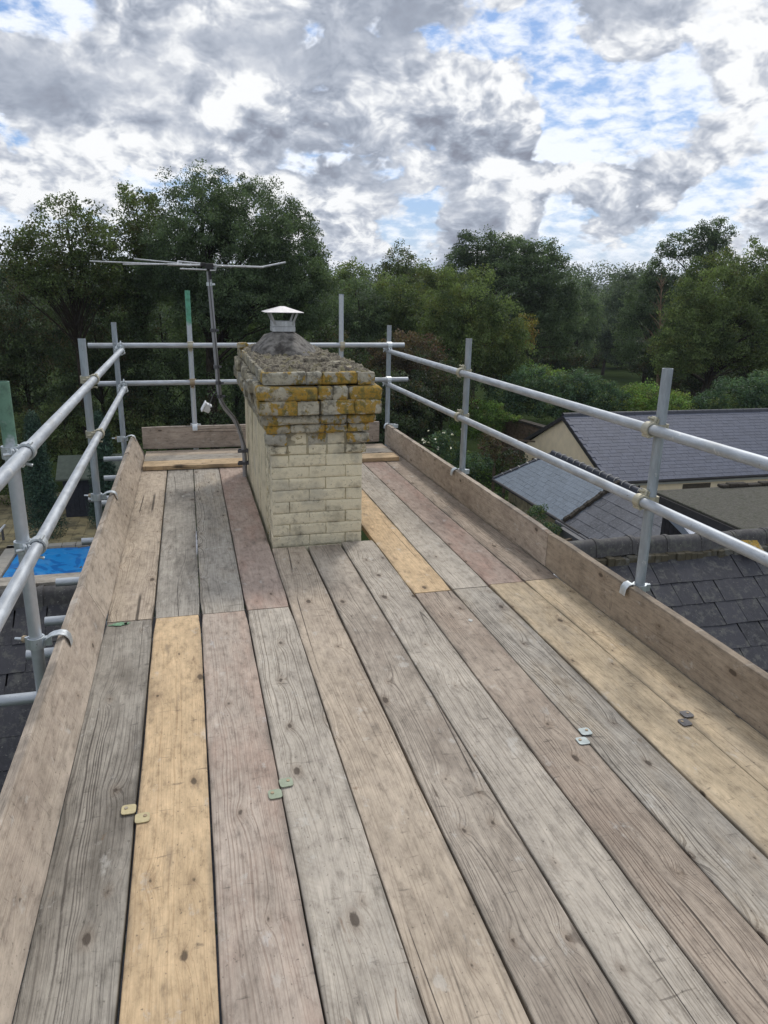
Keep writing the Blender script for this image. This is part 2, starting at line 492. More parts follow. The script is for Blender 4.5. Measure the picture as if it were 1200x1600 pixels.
def masonry(name, cream, dirty=(96, 92, 80), lichen=0.0, dirt=.3, zl=(9, 10)):
    """painted or bare brick with dirt and lichen; lichen may grow from the object up a world height range"""
    m, t, b, o = newmat(name)
    geo = t.node('ShaderNodeNewGeometry')
    p = geo.outputs['Position']
    rnd = t.node('ShaderNodeObjectInfo').outputs['Random']
    n1 = t.noise(p, 9, 6, .62)
    n2 = t.noise(p, 34, 5, .65)
    n3 = t.noise(p, 85, 3, .6)
    c = t.mix(t.m('MULTIPLY_ADD', rnd, .28, 0.0), alb(*cream, 1.0), tuple(v * .80 for v in alb(*cream, 1.0)))
    c = t.mix(t.m('MULTIPLY', t.ss(n1, .46, .70), dirt), c, alb(*dirty))
    n4 = t.noise(p, 3.6, 4, .6)
    c = t.mix(t.m('MULTIPLY', t.ss(n4, .48, .64), dirt * .8), c, alb(140, 142, 140))
    c = t.mix(t.m('MULTIPLY', t.ss(n2, .56, .70), dirt), c, alb(110, 104, 90))
    c = t.mix(t.m('MULTIPLY', t.ss(n3, .64, .72), .6), c, alb(52, 48, 40))
    if lichen > 0:
        l1 = t.noise(p, 7.5, 5, .6, .4)
        c = t.mix(t.m('MULTIPLY', t.ss(t.noise(p, 22, 6, .7), .48, .62), .65), c, alb(92, 88, 74))
        lz = t.m('ADD', l1, t.m('MULTIPLY', t.m('SUBTRACT', n2, .5), .34))
        f = t.ss(lz, .62 - lichen * .16, .68 - lichen * .16)
        lc = t.ramp(t.noise(p, 26, 5, .65), [(.30, alb(92, 88, 56)), (.44, alb(138, 122, 56)), (.54, alb(188, 146, 52)), (.60, alb(160, 136, 66)), (.68, alb(128, 116, 70)), (.78, alb(196, 186, 150))])
        c = t.mix(t.m('MULTIPLY', f, .9), c, lc)
        wv = t.ss(t.noise(p, 40, 3, .5), .66, .70)
        c = t.mix(t.m('MULTIPLY', wv, .65), c, alb(205, 200, 182))
    t.link(b.inputs['Base Color'], c)
    b.inputs['Roughness'].default_value = .92
    b.inputs['Specular IOR Level'].default_value = .2
    h = t.m('ADD', n2, t.m('MULTIPLY', n3, .5))
    bump(t, b, h, .9 if lichen or dirt > .4 else .35, .008)
    return m


M_CREAM = masonry('cream_painted_brick', (220, 210, 182), dirt=.42)
M_CREAM2 = masonry('cream_brick_spotted_with_lichen', (212, 202, 174), lichen=.28, dirt=.4)
M_CREAM_SIDE = masonry('cream_render', (206, 196, 168), dirt=.4)
M_MORTAR = masonry('dirty_mortar', (172, 162, 132), dirty=(84, 78, 62), dirt=.85)
M_MORTAR_DK = masonry('dark_mortar', (88, 82, 68), dirt=.6)
M_LICHEN = masonry('lichen_covered_brick', (172, 164, 144), lichen=1.35, dirt=.5)
M_LICHEN_G = masonry('grey_brick_with_lichen', (178, 172, 154), lichen=.72, dirt=.55)
M_SIDECORBEL = masonry('flaking_grey_corbel', (168, 160, 138), lichen=.12, dirt=.75)


def crumbly():
    m, t, b, o = newmat('mossy_crumbled_mortar')
    p = t.node('ShaderNodeTexCoord').outputs['Object']
    px_, py_, pz_ = t.sep(p)
    n1 = t.noise(p, 16, 6, .7)
    n2 = t.noise(p, 60, 4, .65)
    c = t.ramp(n1, [(.3, alb(58, 52, 44)), (.44, alb(100, 92, 78)), (.56, alb(152, 144, 124)), (.72, alb(88, 82, 62))])
    c = t.mix(t.m('MULTIPLY', t.ss(n2, .48, .62), .8), c, alb(50, 44, 38))
    c = t.mix(t.m('MULTIPLY', t.ss(t.noise(p, 8, 4, .6), .56, .64), .5), c, alb(104, 98, 48))
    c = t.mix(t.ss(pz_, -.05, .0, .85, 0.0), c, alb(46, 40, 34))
    t.link(b.inputs['Base Color'], c)
    b.inputs['Roughness'].default_value = .95
    bump(t, b, t.m('ADD', n1, t.m('MULTIPLY', n2, .6)), .8, .012)
    return m


M_CRUMB = crumbly()
M_FLAUNCH = plain('grey_cement_flaunching', alb(122, 118, 112), .85, 0, .5, 22, .3, .9, var2=alb(70, 66, 62))


def slate_mat(name, c, var=.3, moss=0.0, streak=0.0, rough=.55):
    m, t, b, o = newmat(name)
    co, rnd, tc = objco(t)
    p = t.node('ShaderNodeNewGeometry').outputs['Position']
    isl = t.node('ShaderNodeNewGeometry').outputs['Random Per Island']
    r2 = t.m('FRACT', t.m('ADD', rnd, t.m('MULTIPLY', isl, 3.7)))
    n = t.noise(p, 18, 5, .65)
    cc = t.mix(r2, tuple(v * (1 - var) for v in c), tuple(v * (1 + var) for v in c))
    cc = t.mix(t.ss(n, .4, .75), cc, tuple(v * 1.35 for v in c))
    if streak:
        s_ = t.noise(t.vm('MULTIPLY', p, (10, 2.5, 2.5)), 3.0, 4, .6)
        cc = t.mix(t.m('MULTIPLY', t.ss(s_, .5, .68), streak), cc, tuple(min(.6, v * 2.3) for v in c))
    if moss:
        mm = t.noise(p, 9, 8, .75)
        cc = t.mix(t.m('MULTIPLY', t.ss(mm, .50, .62), moss), cc, alb(104, 104, 96))
        sp = t.noise(p, 60, 3, .6)
        cc = t.mix(t.m('MULTIPLY', t.ss(sp, .66, .70), moss), cc, alb(160, 160, 150))
    t.link(b.inputs['Base Color'], cc)
    b.inputs['Roughness'].default_value = rough
    b.inputs['Specular IOR Level'].default_value = .4
    bump(t, b, n, .3, .006)
    return m


M_SLATE = slate_mat('old_dark_slate', alb(50, 50, 56), .32, moss=.5, streak=.25)
M_SLATE_N = slate_mat('blue_grey_slate', alb(80, 85, 100), .16, rough=.65)
M_SLATE_L = slate_mat('pale_sheen_slate', alb(114, 124, 134), .14, rough=.45)
M_SLATE_OLD = slate_mat('streaked_slate', alb(82, 84, 90), .3, streak=.6)
M_RIDGE = slate_mat('lichened_ridge_tile', alb(80, 78, 78), .2, moss=.85, streak=.3, rough=.8)
M_RIDGE_N = slate_mat('dark_ridge_tile', alb(66, 68, 76), .1)
M_RENDERW = plain('cream_wall_render', alb(232, 214, 182, 1.0), .9, 0, .06, 3)
M_STONE = plain('old_garden_brick', alb(112, 96, 80), .95, 0, .35, 5, .2, .5, var2=alb(84, 84, 64))
M_FELT = plain('mineral_felt', alb(96, 94, 86), .95, 0, .3, 30, .2, .5, var2=alb(80, 82, 68))
M_FASCIA = plain('dark_fascia', alb(58, 56, 56), .7, 0, .2, 9)
M_LEAD = plain('pale_lead_sheet', alb(156, 164, 180), .4, .2, .08, 6, .5, .05)
M_DARKBOARD = plain('dark_cladding', alb(48, 46, 52), .8, 0, .3, 8)
M_GUTTER = plain('white_gutter', alb(200, 198, 190), .5, 0, .05, 5)
M_GUTTERDK = plain('grey_gutter', alb(88, 88, 92), .5, 0, .1, 5)
M_GLASS = plain('window_glass', (.03, .035, .045), .1, 0, .1, 3, .8, 0)
M_OLDWOOD = plain('old_grey_timber', alb(96, 84, 70), .9, 0, .3, 9)
M_SHEDWALL = plain('dark_shed_boards', alb(58, 62, 72), .8, 0, .2, 8)
M_SHEDROOF = plain('green_grey_felt', alb(104, 112, 100), .9, 0, .15, 6)
M_COPING = plain('pool_coping', alb(178, 172, 160), .8, 0, .1, 4)
M_BARK = plain('bark', alb(84, 76, 62), .95, 0, .4, 7, .2, .6)
M_BARKD = plain('dark_bark', alb(58, 52, 44), .95, 0, .4, 7, .2, .6)


def pave():
    m, t, b, o = newmat('weathered_paving')
    p = t.node('ShaderNodeNewGeometry').outputs['Position']
    rnd = t.node('ShaderNodeObjectInfo').outputs['Random']
    n = t.noise(p, 1.6, 6, .65)
    c = t.mix(rnd, alb(160, 148, 112), alb(182, 166, 122))
    c = t.mix(t.m('MULTIPLY', t.ss(n, .42, .62), .7), c, alb(84, 80, 62))
    t.link(b.inputs['Base Color'], c)
    b.inputs['Roughness'].default_value = .9
    return m


M_PAVE = pave()


def poolcover():
    m, t, b, o = newmat('blue_pool_cover')
    p = t.node('ShaderNodeNewGeometry').outputs['Position']
    n = t.noise(t.vm('MULTIPLY', p, (1, .8, 1)), 1.15, 3, .45, 1.4)
    c = t.mix(t.ss(n, .50, .54), alb(34, 140, 210, 1.0), alb(24, 112, 184, 1.0))
    n2 = t.noise(p, 2.4, 3, .5, .6)
    c = t.mix(t.m('MULTIPLY', t.ss(n2, .54, .64), .4), c, alb(96, 160, 212, 1.0))
    t.link(b.inputs['Base Color'], c)
    b.inputs['Roughness'].default_value = .35
    bump(t, b, n, .2, .05)
    return m


M_POOL = poolcover()


def grass():
    m, t, b, o = newmat('rough_grass')
    p = t.node('ShaderNodeNewGeometry').outputs['Position']
    n = t.noise(p, .25, 6, .6)
    n2 = t.noise(p, 6, 5, .7)
    c = t.mix(t.ss(n, .35, .65), (.022, .036, .014), (.038, .056, .020))
    c = t.mix(t.ss(n2, .4, .7), c, (.034, .044, .019))
    t.link(b.inputs['Base Color'], c)
    b.inputs['Roughness'].default_value = 1.0
    b.inputs['Specular IOR Level'].default_value = 0.0
    bump(t, b, n2, .8, .08)
    return m


M_GRASS = grass()


def leafmat(name, c1, c2, c3=None, transl=.42):
    m, t, b, o = newmat(name)
    a = t.node('ShaderNodeAttribute', attribute_name='tone')
    s = t.sep(a.outputs['Vector'])
    isl = t.node('ShaderNodeNewGeometry').outputs['Random Per Island']
    c = t.mix(s[0], tuple(v * 1.15 for v in c1), tuple(v * 1.75 for v in c2))
    if c3 is not None:
        c = t.mix(t.ss(s[1], .72, .95), c, c3)
    c = t.mix(1.0, c, t.ramp(isl, [(0, (.62, .62, .62)), (1, (1.35, 1.35, 1.35))]), 'MULTIPLY')
    hs = t.node('ShaderNodeHueSaturation', {'Saturation': .92, 'Color': c})
    c = hs.outputs[0]
    t.link(b.inputs['Base Color'], c)
    b.inputs['Roughness'].default_value = .6
    b.inputs['Specular IOR Level'].default_value = .35
    tr = t.node('ShaderNodeBsdfTranslucent', {'Color': t.mix(.5, c, t.mix(1.0, c, (1.5, 1.6, .6), 'MULTIPLY'))})
    ms = t.node('ShaderNodeMixShader', {0: transl})
    t.link(ms.inputs[1], b.outputs[0])
    t.link(ms.inputs[2], tr.outputs[0])
    t.link(o.inputs[0], ms.outputs[0])
    return m


L_ASH = leafmat('ash_leaves', (.034, .056, .028), (.074, .110, .050))
L_MAPLE = leafmat('field_maple_leaves', (.040, .062, .022), (.078, .108, .034), (.100, .100, .032))
L_DARK = leafmat('dark_hedgerow_leaves', (.018, .032, .016), (.044, .066, .027), (.075, .058, .024))
L_WILLOW = leafmat('willow_leaves', (.044, .072, .026), (.100, .138, .040), (.130, .150, .036))
L_YELLOW = leafmat('yellowing_leaves', (.12, .13, .026), (.24, .17, .03), (.24, .12, .03))
L_BUSH = leafmat('blue_green_bush_leaves', (.032, .064, .038), (.066, .118, .060), (.115, .150, .035))
L_LIME = leafmat('fresh_green_leaves', (.062, .125, .028), (.120, .200, .038), (.19, .22, .04))
L_BROWN = leafmat('bronze_autumn_leaves', (.042, .040, .022), (.090, .066, .036), (.12, .06, .04))
L_FIR = leafmat('conifer_needles', (.016, .040, .026), (.038, .075, .044), transl=.1)
L_FAR = leafmat('distant_leaves', (.042, .064, .042), (.070, .096, .056))
L_FLOWER = leafmat('white_blossom', (.55, .52, .42), (.70, .66, .55), transl=.2)


# ------------------------------------------------------------------ mesh helpers
def link(name, me, mat=None, parent=None, loc=None, rot=None):
    o = bpy.data.objects.new(name, me)
    COL.objects.link(o)
    if mat is not None and me is not None and not me.materials:
        me.materials.append(mat)
    if parent is not None:
        o.parent = parent
    if loc is not None:
        o.location = loc
    if rot is not None:
        o.rotation_euler = rot
    return o


def tag(o, label, cat, group=None):
    o['label'] = label
    o['category'] = cat
    if group:
        o['group'] = group
    return o


def empty(name, loc=(0, 0, 0), rot=(0, 0, 0)):
    o = bpy.data.objects.new(name, None)
    COL.objects.link(o)
    o.location = loc
    o.rotation_euler = rot
    o.empty_display_size = .1
    return o


def structure(o):
    o['kind'] = 'structure'
    return o


def mesh(verts, faces, smooth=False, name='mesh'):
    me = bpy.data.meshes.new(name)
    me.from_pydata([tuple(v) for v in verts], [], faces)
    me.validate()
    me.update()
    if smooth:
        me.polygons.foreach_set('use_smooth', [True] * len(me.polygons))
    return me


class MB:
    def __init__(self):
        self.v = []
        self.f = []

    def add(self, v, f):
        n = len(self.v)
        self.v += [tuple(a) for a in v]
        self.f += [tuple(i + n for i in q) for q in f]

    def box(self, x0, x1, y0, y1, z0, z1, ch=0.0):
        if ch <= 0:
            v = [(x, y, z) for x in (x0, x1) for y in (y0, y1) for z in (z0, z1)]
            self.add(v, [(0, 1, 3, 2), (4, 6, 7, 5), (0, 4, 5, 1), (2, 3, 7, 6), (0, 2, 6, 4), (1, 5, 7, 3)])
            return
        c = Vector(((x0 + x1) / 2, (y0 + y1) / 2, (z0 + z1) / 2))
        hx, hy, hz = (x1 - x0) / 2, (y1 - y0) / 2, (z1 - z0) / 2
        v, idx = [], {}
        for sx in (-1, 1):
            for sy in (-1, 1):
                for sz in (-1, 1):
                    for ax, p in enumerate(((hx, hy - ch, hz - ch), (hx - ch, hy, hz - ch), (hx - ch, hy - ch, hz))):
                        idx[(sx, sy, sz, ax)] = len(v)
                        v.append((c.x + sx * p[0], c.y + sy * p[1], c.z + sz * p[2]))
        f = []
        for s in (-1, 1):
            f.append([idx[(s, a, b_, 0)] for a, b_ in ((-1, -1), (1, -1), (1, 1), (-1, 1))])
            f.append([idx[(a, s, b_, 1)] for a, b_ in ((-1, -1), (1, -1), (1, 1), (-1, 1))])
            f.append([idx[(a, b_, s, 2)] for a, b_ in ((-1, -1), (1, -1), (1, 1), (-1, 1))])
        for a in (-1, 1):
            for b_ in (-1, 1):
                f.append([idx[(a, b_, -1, 0)], idx[(a, b_, 1, 0)], idx[(a, b_, 1, 1)], idx[(a, b_, -1, 1)]])
                f.append([idx[(a, -1, b_, 0)], idx[(a, 1, b_, 0)], idx[(a, 1, b_, 2)], idx[(a, -1, b_, 2)]])
                f.append([idx[(-1, a, b_, 1)], idx[(1, a, b_, 1)], idx[(1, a, b_, 2)], idx[(-1, a, b_, 2)]])
        for k in idx:
            if k[3] == 0:
                f.append([idx[(k[0], k[1], k[2], 0)], idx[(k[0], k[1], k[2], 1)], idx[(k[0], k[1], k[2], 2)]])
        self.add(v, f)

    def prism(self, pts, a, b_, axis='y'):
        """polygon pts in the plane across the axis, extruded from a to b_"""
        n = len(pts)
        mk = {'y': lambda p, s: (p[0], s, p[1]), 'x': lambda p, s: (s, p[0], p[1]), 'z': lambda p, s: (p[0], p[1], s)}[axis]
        v = [mk(p, a) for p in pts] + [mk(p, b_) for p in pts]
        f = [tuple(range(n)), tuple(range(2 * n - 1, n - 1, -1))] + [(i, (i + 1) % n, n + (i + 1) % n, n + i) for i in range(n)]
        self.add(v, f)

    def tube(self, path, r, seg=12, cap=True, radii=None):
        path = [Vector(p) for p in path]
        n0 = len(self.v)
        prev = None
        for i, p in enumerate(path):
            d = (path[min(i + 1, len(path) - 1)] - path[max(i - 1, 0)]).normalized()
            if prev is None:
                a = d.orthogonal().normalized()
            else:
                a = (prev - d * prev.dot(d)).normalized()
            prev = a
            b_ = d.cross(a)
            rr = radii[i] if radii else r
            for k in range(seg):
                t_ = 2 * math.pi * k / seg
                self.v.append(tuple(p + (a * math.cos(t_) + b_ * math.sin(t_)) * rr))
        for i in range(len(path) - 1):
            for k in range(seg):
                k2 = (k + 1) % seg
                self.f.append((n0 + i * seg + k, n0 + i * seg + k2, n0 + (i + 1) * seg + k2, n0 + (i + 1) * seg + k))
        if cap:
            self.f.append(tuple(n0 + k for k in range(seg))[::-1])
            self.f.append(tuple(n0 + (len(path) - 1) * seg + k for k in range(seg)))

    def mesh(self, smooth=False):
        me = mesh(self.v, self.f, smooth)
        import bmesh
        bm = bmesh.new()
        bm.from_mesh(me)
        bmesh.ops.recalc_face_normals(bm, faces=bm.faces)
        bm.to_mesh(me)
        bm.free()
        if smooth:
            me.set_sharp_from_angle(angle=rad(40))
        return me

    def obj(self, name, mat, parent=None, smooth=False, loc=None, rot=None):
        return link(name, self.mesh(smooth), mat, parent, loc, rot)


def hollow_tube(name, a, b_, r, mat, wall=.004, seg=24):
    """a steel tube with open ends, origin at its lower or nearer end"""
    a, b_ = Vector(a), Vector(b_)
    L = (b_ - a).length
    mb = MB()
    v, f = [], []
    for z in (0, L):
        for rr in (r, r - wall):
            v += [(rr * math.cos(2 * math.pi * k / seg), rr * math.sin(2 * math.pi * k / seg), z) for k in range(seg)]
    for k in range(seg):
        k2 = (k + 1) % seg
        f += [(k, k2, 2 * seg + k2, 2 * seg + k), (seg + k, 3 * seg + k, 3 * seg + k2, seg + k2),
              (k, seg + k, seg + k2, k2), (2 * seg + k, 2 * seg + k2, 3 * seg + k2, 3 * seg + k)]
    mb.add(v, f)
    o = mb.obj(name, mat, smooth=True, loc=a)
    o.rotation_euler = (b_ - a).to_track_quat('Z', 'Y').to_euler()
    return o


# ================================================================== GROUND AND BIG STRUCTURE
GZ = -8.5


def ground():
    n = 60
    xs = np.concatenate([-np.geomspace(1600, 60, 14), np.linspace(-50, 90, 29), np.geomspace(100, 1800, 14)])
    ys = np.concatenate([np.linspace(-60, 130, 39), np.geomspace(140, 2500, 18)])
    v = []
    for y in ys:
        for x in xs:
            z = GZ + max(0, (y - 130)) * .012 + (mnoise.noise(Vector((x * .03, y * .03, 0))) * .25 if (y > 60) else 0)
            v.append((x, y, z))
    nx = len(xs)
    f = [(j * nx + i, j * nx + i + 1, (j + 1) * nx + i + 1, (j + 1) * nx + i) for j in range(len(ys) - 1) for i in range(nx - 1)]
    return structure(link('ground', mesh(v, f, True), M_GRASS))


ground()

# ---- own house (under the scaffold): ridge runs along X at y=RY
RY, RZ, RK = 6.88, -1.22, .70
HX0, HX1 = -6.5, 9.5
EZ = RZ - 5.2 * RK


def roof_z(y):
    return RZ - abs(RY - y) * RK


house = empty('house', (0, RY, GZ))
tag(house, 'house under the scaffold with dark mossy slate roof and lichened ridge tiles', 'house')


def hpart(o):
    o.parent = house
    o.matrix_parent_inverse = Matrix.Translation((0, -RY, -GZ))
    return o


mb = MB()
mb.box(HX0 + .3, HX1 - .3, RY - 4.9, RY + 4.9, GZ, EZ + .1)
for xx in (HX0 + .3, HX1 - .3):
    mb.prism([(RY - 4.9, EZ + .1), (RY + 4.9, EZ + .1), (RY, RZ - .25)], xx - (.1 if xx < 0 else -.1), xx, 'x')
hpart(mb.obj('wall', M_RENDERW))
mb = MB()
for s in (-1, 1):
    ye, ze = RY + s * 5.25, RZ - 5.25 * RK
    mb.add([(HX0, RY, RZ - .05), (HX1, RY, RZ - .05), (HX1, ye, ze - .05), (HX0, ye, ze - .05),
            (HX0, RY, RZ - .2), (HX1, RY, RZ - .2), (HX1, ye, ze - .2), (HX0, ye, ze - .2)],
           [(0, 1, 2, 3), (4, 7, 6, 5), (0, 3, 7, 4), (1, 5, 6, 2), (2, 6, 7, 3)])
hpart(mb.obj('roof', M_SLATE))
# slates on the slope that faces the viewer
sl = math.atan(RK)
cs, sn = math.cos(sl), math.sin(sl)


def slate_mesh(w, l, th, ragged=.0, seed=0):
    rr = random.Random(seed)
    v = []
    for x, y in ((-w / 2, 0), (w / 2, 0), (w / 2, -l), (-w / 2, -l)):
        jx, jy = rr.uniform(-ragged, ragged), rr.uniform(-ragged, ragged)
        v += [(x + jx, y + jy, 0), (x + jx, y + jy, th)]
    return mesh(v, [(0, 6, 4, 2), (1, 3, 5, 7), (0, 2, 3, 1), (2, 4, 5, 3), (4, 6, 7, 5), (6, 0, 1, 7)])


own_slates = [slate_mesh(.268, .46, .009, .006, s) for s in range(6)]
for m_ in own_slates:
    m_.materials.append(M_SLATE)
stuff = MB()
n_sl = 0
EXP = .285                                  # exposed slope length of each course


def slate_at(me, x, s, tilt, yaw, zup):
    """x across, s distance down the slope from the ridge to the slate's head"""
    o = bpy.data.objects.new('slate', me)
    COL.objects.link(o)
    o.location = (x, RY - s * cs, RZ - s * sn + zup)
    o.rotation_euler = (sl - tilt, 0, yaw)
    return o


for row in range(17):
    s0 = .05 + row * EXP
    off = (row % 2) * .138
    k = 0
    x = HX0 + off
    while x < HX1 - .13:
        vis = (2.2 < x < 8.2 and row < 10 and x < 8.5 - 0) or (-4.4 < x < -.6 and row < 11)
        if vis and n_sl < 270:
            o = slate_at(random.choice(own_slates), x + random.uniform(-.004, .004), s0, .022 + random.uniform(-.006, .008), random.uniform(-.014, .014), .012 + random.uniform(0, .004))
            hpart(o)
            n_sl += 1
        else:
            q = Matrix.Translation((x, RY - s0 * cs, RZ - s0 * sn + .012)) @ Matrix.Rotation(sl - .022, 4, 'X')
            me = own_slates[row % 6]
            stuff.add([q @ vv.co for vv in me.vertices], [tuple(p.vertices) for p in me.polygons])
        x += .276
o = hpart(stuff.obj('slate_field', M_SLATE))
o['kind'] = 'stuff'
# ridge tiles
def ridge_tile(L, r, th, name='ridge_tile'):
    mb = MB()
    n = 8
    prof = [(-r * 1.25, -r * .95)] + [(r * math.cos(math.pi - math.pi * i / n), r * math.sin(math.pi * i / n) * .9) for i in range(n + 1)] + [(r * 1.25, -r * .95)]
    inn = [(x * (1 - th / r), z - th) for x, z in prof]
    pts = prof + inn[::-1]
    mb.prism(pts, 0, L, 'x')
    mb.prism([(x * 1.07, z * 1.05 + .004) for x, z in prof] + [(x, z) for x, z in prof[::-1]], L - .045, L, 'x')
    return mb.mesh(True)


rt_me = ridge_tile(.47, .092, .014)
rt_me.materials.append(M_RIDGE)
x = 2.05
while x < HX1 - .4:
    o = bpy.data.objects.new('ridge_tile', rt_me)
    COL.objects.link(o)
    o.location = (x, RY, RZ + .07 + random.uniform(-.014, .014))
    o.rotation_euler = (random.uniform(-.10, .10), random.uniform(-.035, .035), random.uniform(-.03, .03))
    hpart(o)
    x += .46
x = HX0
while x < -.2:
    o = bpy.data.objects.new('ridge_tile', rt_me)
    COL.objects.link(o)
    o.location = (x, RY, RZ + .015)
    hpart(o)
    x += .46
mb = MB()   # crumbling mortar bed under the ridge tiles
xx = 2.0
while xx < HX1:
    w_ = random.uniform(.05, .13)
    mb.box(xx, xx + w_, RY - .16 - random.uniform(0, .03), RY - .09, RZ - .12, RZ - .015 + random.uniform(-.02, .012), .008)
    xx += w_
hpart(mb.obj('mortar_bed', M_MORTAR_DK))
# yellow lichened tile at the right end, by the frame's edge
mb = MB()
mb.box(-.14, .14, -.11, .11, -.03, .03, .02)
o = mb.obj('lichened_tile', M_LICHEN, loc=(6.35, RY - .17, RZ - .02), rot=(.6, .1, .1))
hpart(o)


# ================================================================== SCAFFOLD DECK
BW = .2262
X0 = -.464


def board_mesh(L, w=.223, th=.038, seed=0, wob=.0016):
    """length along local Y, width X; softened long edges that wander a little; clipped corners"""
    rr = random.Random(seed)
    n = max(6, int(L / .16))
    prof = lambda wl, wr: [(-wl, -th + .002), (-wl, -.004), (-wl + .0015, -.0012), (-wl + .004, 0), (wr - .004, 0), (wr - .0015, -.0012), (wr, -.004), (wr, -th + .002), (wr - .003, -th), (-wl + .003, -th)]
    v, f = [], []
    ph = rr.uniform(0, 50)
    for i in range(n + 1):
        y = L * i / n
        e = min(y, L - y)
        cut = .006 if e < .002 else 0
        wl = w / 2 - cut + mnoise.noise(Vector((y * 3.0, ph, 0))) * wob * 1.6
        wr = w / 2 - cut + mnoise.noise(Vector((y * 3.0, ph, 9))) * wob * 1.6
        dzz = mnoise.noise(Vector((y * .8, ph, 20))) * wob * 1.2
        v += [(px_, y, pz_ + dzz) for px_, pz_ in prof(wl, wr)]
    k = 10
    for i in range(n):
        for j in range(k):
            f.append((i * k + j, i * k + (j + 1) % k, (i + 1) * k + (j + 1) % k, (i + 1) * k + j))
    f.append(tuple(range(k - 1, -1, -1)))
    f.append(tuple(n * k + j for j in range(k)))
    mb = MB()
    mb.add(v, f)
    return mb.mesh(False)


def board(x, y0, y1, key, label, z=0.0, w=.223, seed=0, rotz=0.0, ry=0.0, grp='scaffold boards of the deck', cat='scaffold board'):
    o = link('scaffold_board', board_mesh(y1 - y0, w, seed=seed), W[key], None, (x, y0, z), (0, ry, rotz))
    return tag(o, label, cat, grp)


def bx(k):
    return X0 + (k + .5) * BW


JY = 3.46
front = [
    (0, -.45, JY, 'darkgrey', 'dark-veined grey board by the left toe board, green paint at its far end', 3),
    (1, -.42, JY, 'honey', 'honey yellow board second from the left toe board, long front run', 12),
    (2, -.45, JY, 'pink', 'pinkish grey front board right of the honey one, clip plates on its right edge', 5),
    (3, -.44, JY, 'light', 'bleached grey front board with curved saw marks, fourth from the left toe board', 6),
    (4, .47, 4.37, 'tan', 'tan board reaching the chimney foot at its left corner, white scuff near the front', 7),
    (5, .46, 4.37, 'smudged', 'brown-stained dark grey board running up to the middle of the chimney foot', 29),
    (6, .46, 4.40, 'light', 'pale grey board with brown stains running up to the chimney foot\'s right corner', 31),
    (7, -.40, 3.485, 'brown', 'brown-pink board with white dab near its far end, right of the boards meeting the chimney', 10),
    (8, -.42, 3.50, 'grey', 'cool grey knotty board with blue-grey steel clip on its left edge', 11),
    (9, -.40, 3.52, 'honey2', 'honey orange board with dark steel clip, second from the right toe board', 14),
    (10, -.40, 3.53, 'honey2', 'pale honey board lying against the right toe board', 15),
]
for k, a, b_, key, lab, sd in front:
    board(bx(k) + random.uniform(-.0012, .0012), a, b_, key, lab, z=random.uniform(-.0015, .0015), seed=sd, w=.2215 - (.0035 if k in (1, 5, 8) else 0) + random.uniform(-.0015, .001), )
rear = [
    (0, 'tan', 'tan rear board beside the left toe board, beyond the joint line', -.01),
    (1, 'dirty', 'soot-darkened grey rear board with white paint streak on its edge', 0),
    (2, 'grey', 'light grey rear board between the soot-darkened and the reddish one', 0),
    (3, 'red', 'reddish rear board running along the left side of the chimney', 0),
]
for k, key, lab, dx_ in rear:
    board(bx(k) + dx_ * .3, 3.467, 7.36, key, lab, z=random.uniform(-.001, .001), seed=40 + k, w=.221)
rear_r = [
    (7, 'honey', 'short honey rear board running along the right side of the chimney', 3.497),
    (8, 'light', 'pale green-grey stained rear board second from the chimney\'s right side', 3.507),
    (9, 'red', 'pink-tan rear board second from the right toe board', 3.527),
    (10, 'brown', 'grey-brown rear board against the right toe board beside the chimney', 3.537),
]
for k, key, lab, ys in rear_r:
    board(bx(k), ys, 7.38, key, lab, z=random.uniform(-.001, .001), seed=60 + k, w=.222)
# boards behind the chimney (between it and the back toe board)
for k in (4, 5, 6):
    board(bx(k), 6.72, 7.35, 'grey', ['short grey board end behind the chimney, left one', 'short grey board end behind the chimney, middle one', 'short grey board end behind the chimney, right one'][k - 4], seed=70 + k, w=.221)


# cross boards laid on top at the far end
def crossboard(y, z, key, label, x0=-.45, x1=1.94, seed=0, tilt=0.0):
    o = link('scaffold_board', board_mesh(x1 - x0, .223, seed=seed), W[key], None, (x0, y, z), (tilt, 0, -math.pi / 2))
    return tag(o, label, 'scaffold board', 'boards laid crosswise at the far end')


crossboard(6.76, .041, 'honey', 'yellow-edged cross board lying over the far ends of the deck', seed=81)
crossboard(6.99, .0415, 'grey', 'grey cross board in the middle of the three at the far end', seed=82)
crossboard(7.217, .041, 'tan', 'tan cross board against the back toe board', seed=83)


# toe boards (on edge).  local Y length, local X height
def toeboard(base, L, key, label, lean=0.0, seed=0, side=1):
    """base: lower inner corner line start; side +1 board stands on the right, -1 on the left"""
    me = board_mesh(L, .225, seed=seed, wob=.002)
    o = link('toe_board', me, W[key], None)
    bx_, by_, bz_ = base
    # rotate so the broad face looks inwards
    if side == 1:       # right: local X -> up, top face (local +Z) -> -X
        o.rotation_euler = (0, -math.pi / 2 + lean, 0)
        o.location = (bx_, by_, bz_ + .1125)
    else:
        o.rotation_euler = (0, math.pi / 2 - lean, 0)
        o.location = (bx_ - math.sin(lean) * .1125, by_, bz_ + .1125 * math.cos(lean))
    return tag(o, label, 'toe board', 'toe boards round the deck')


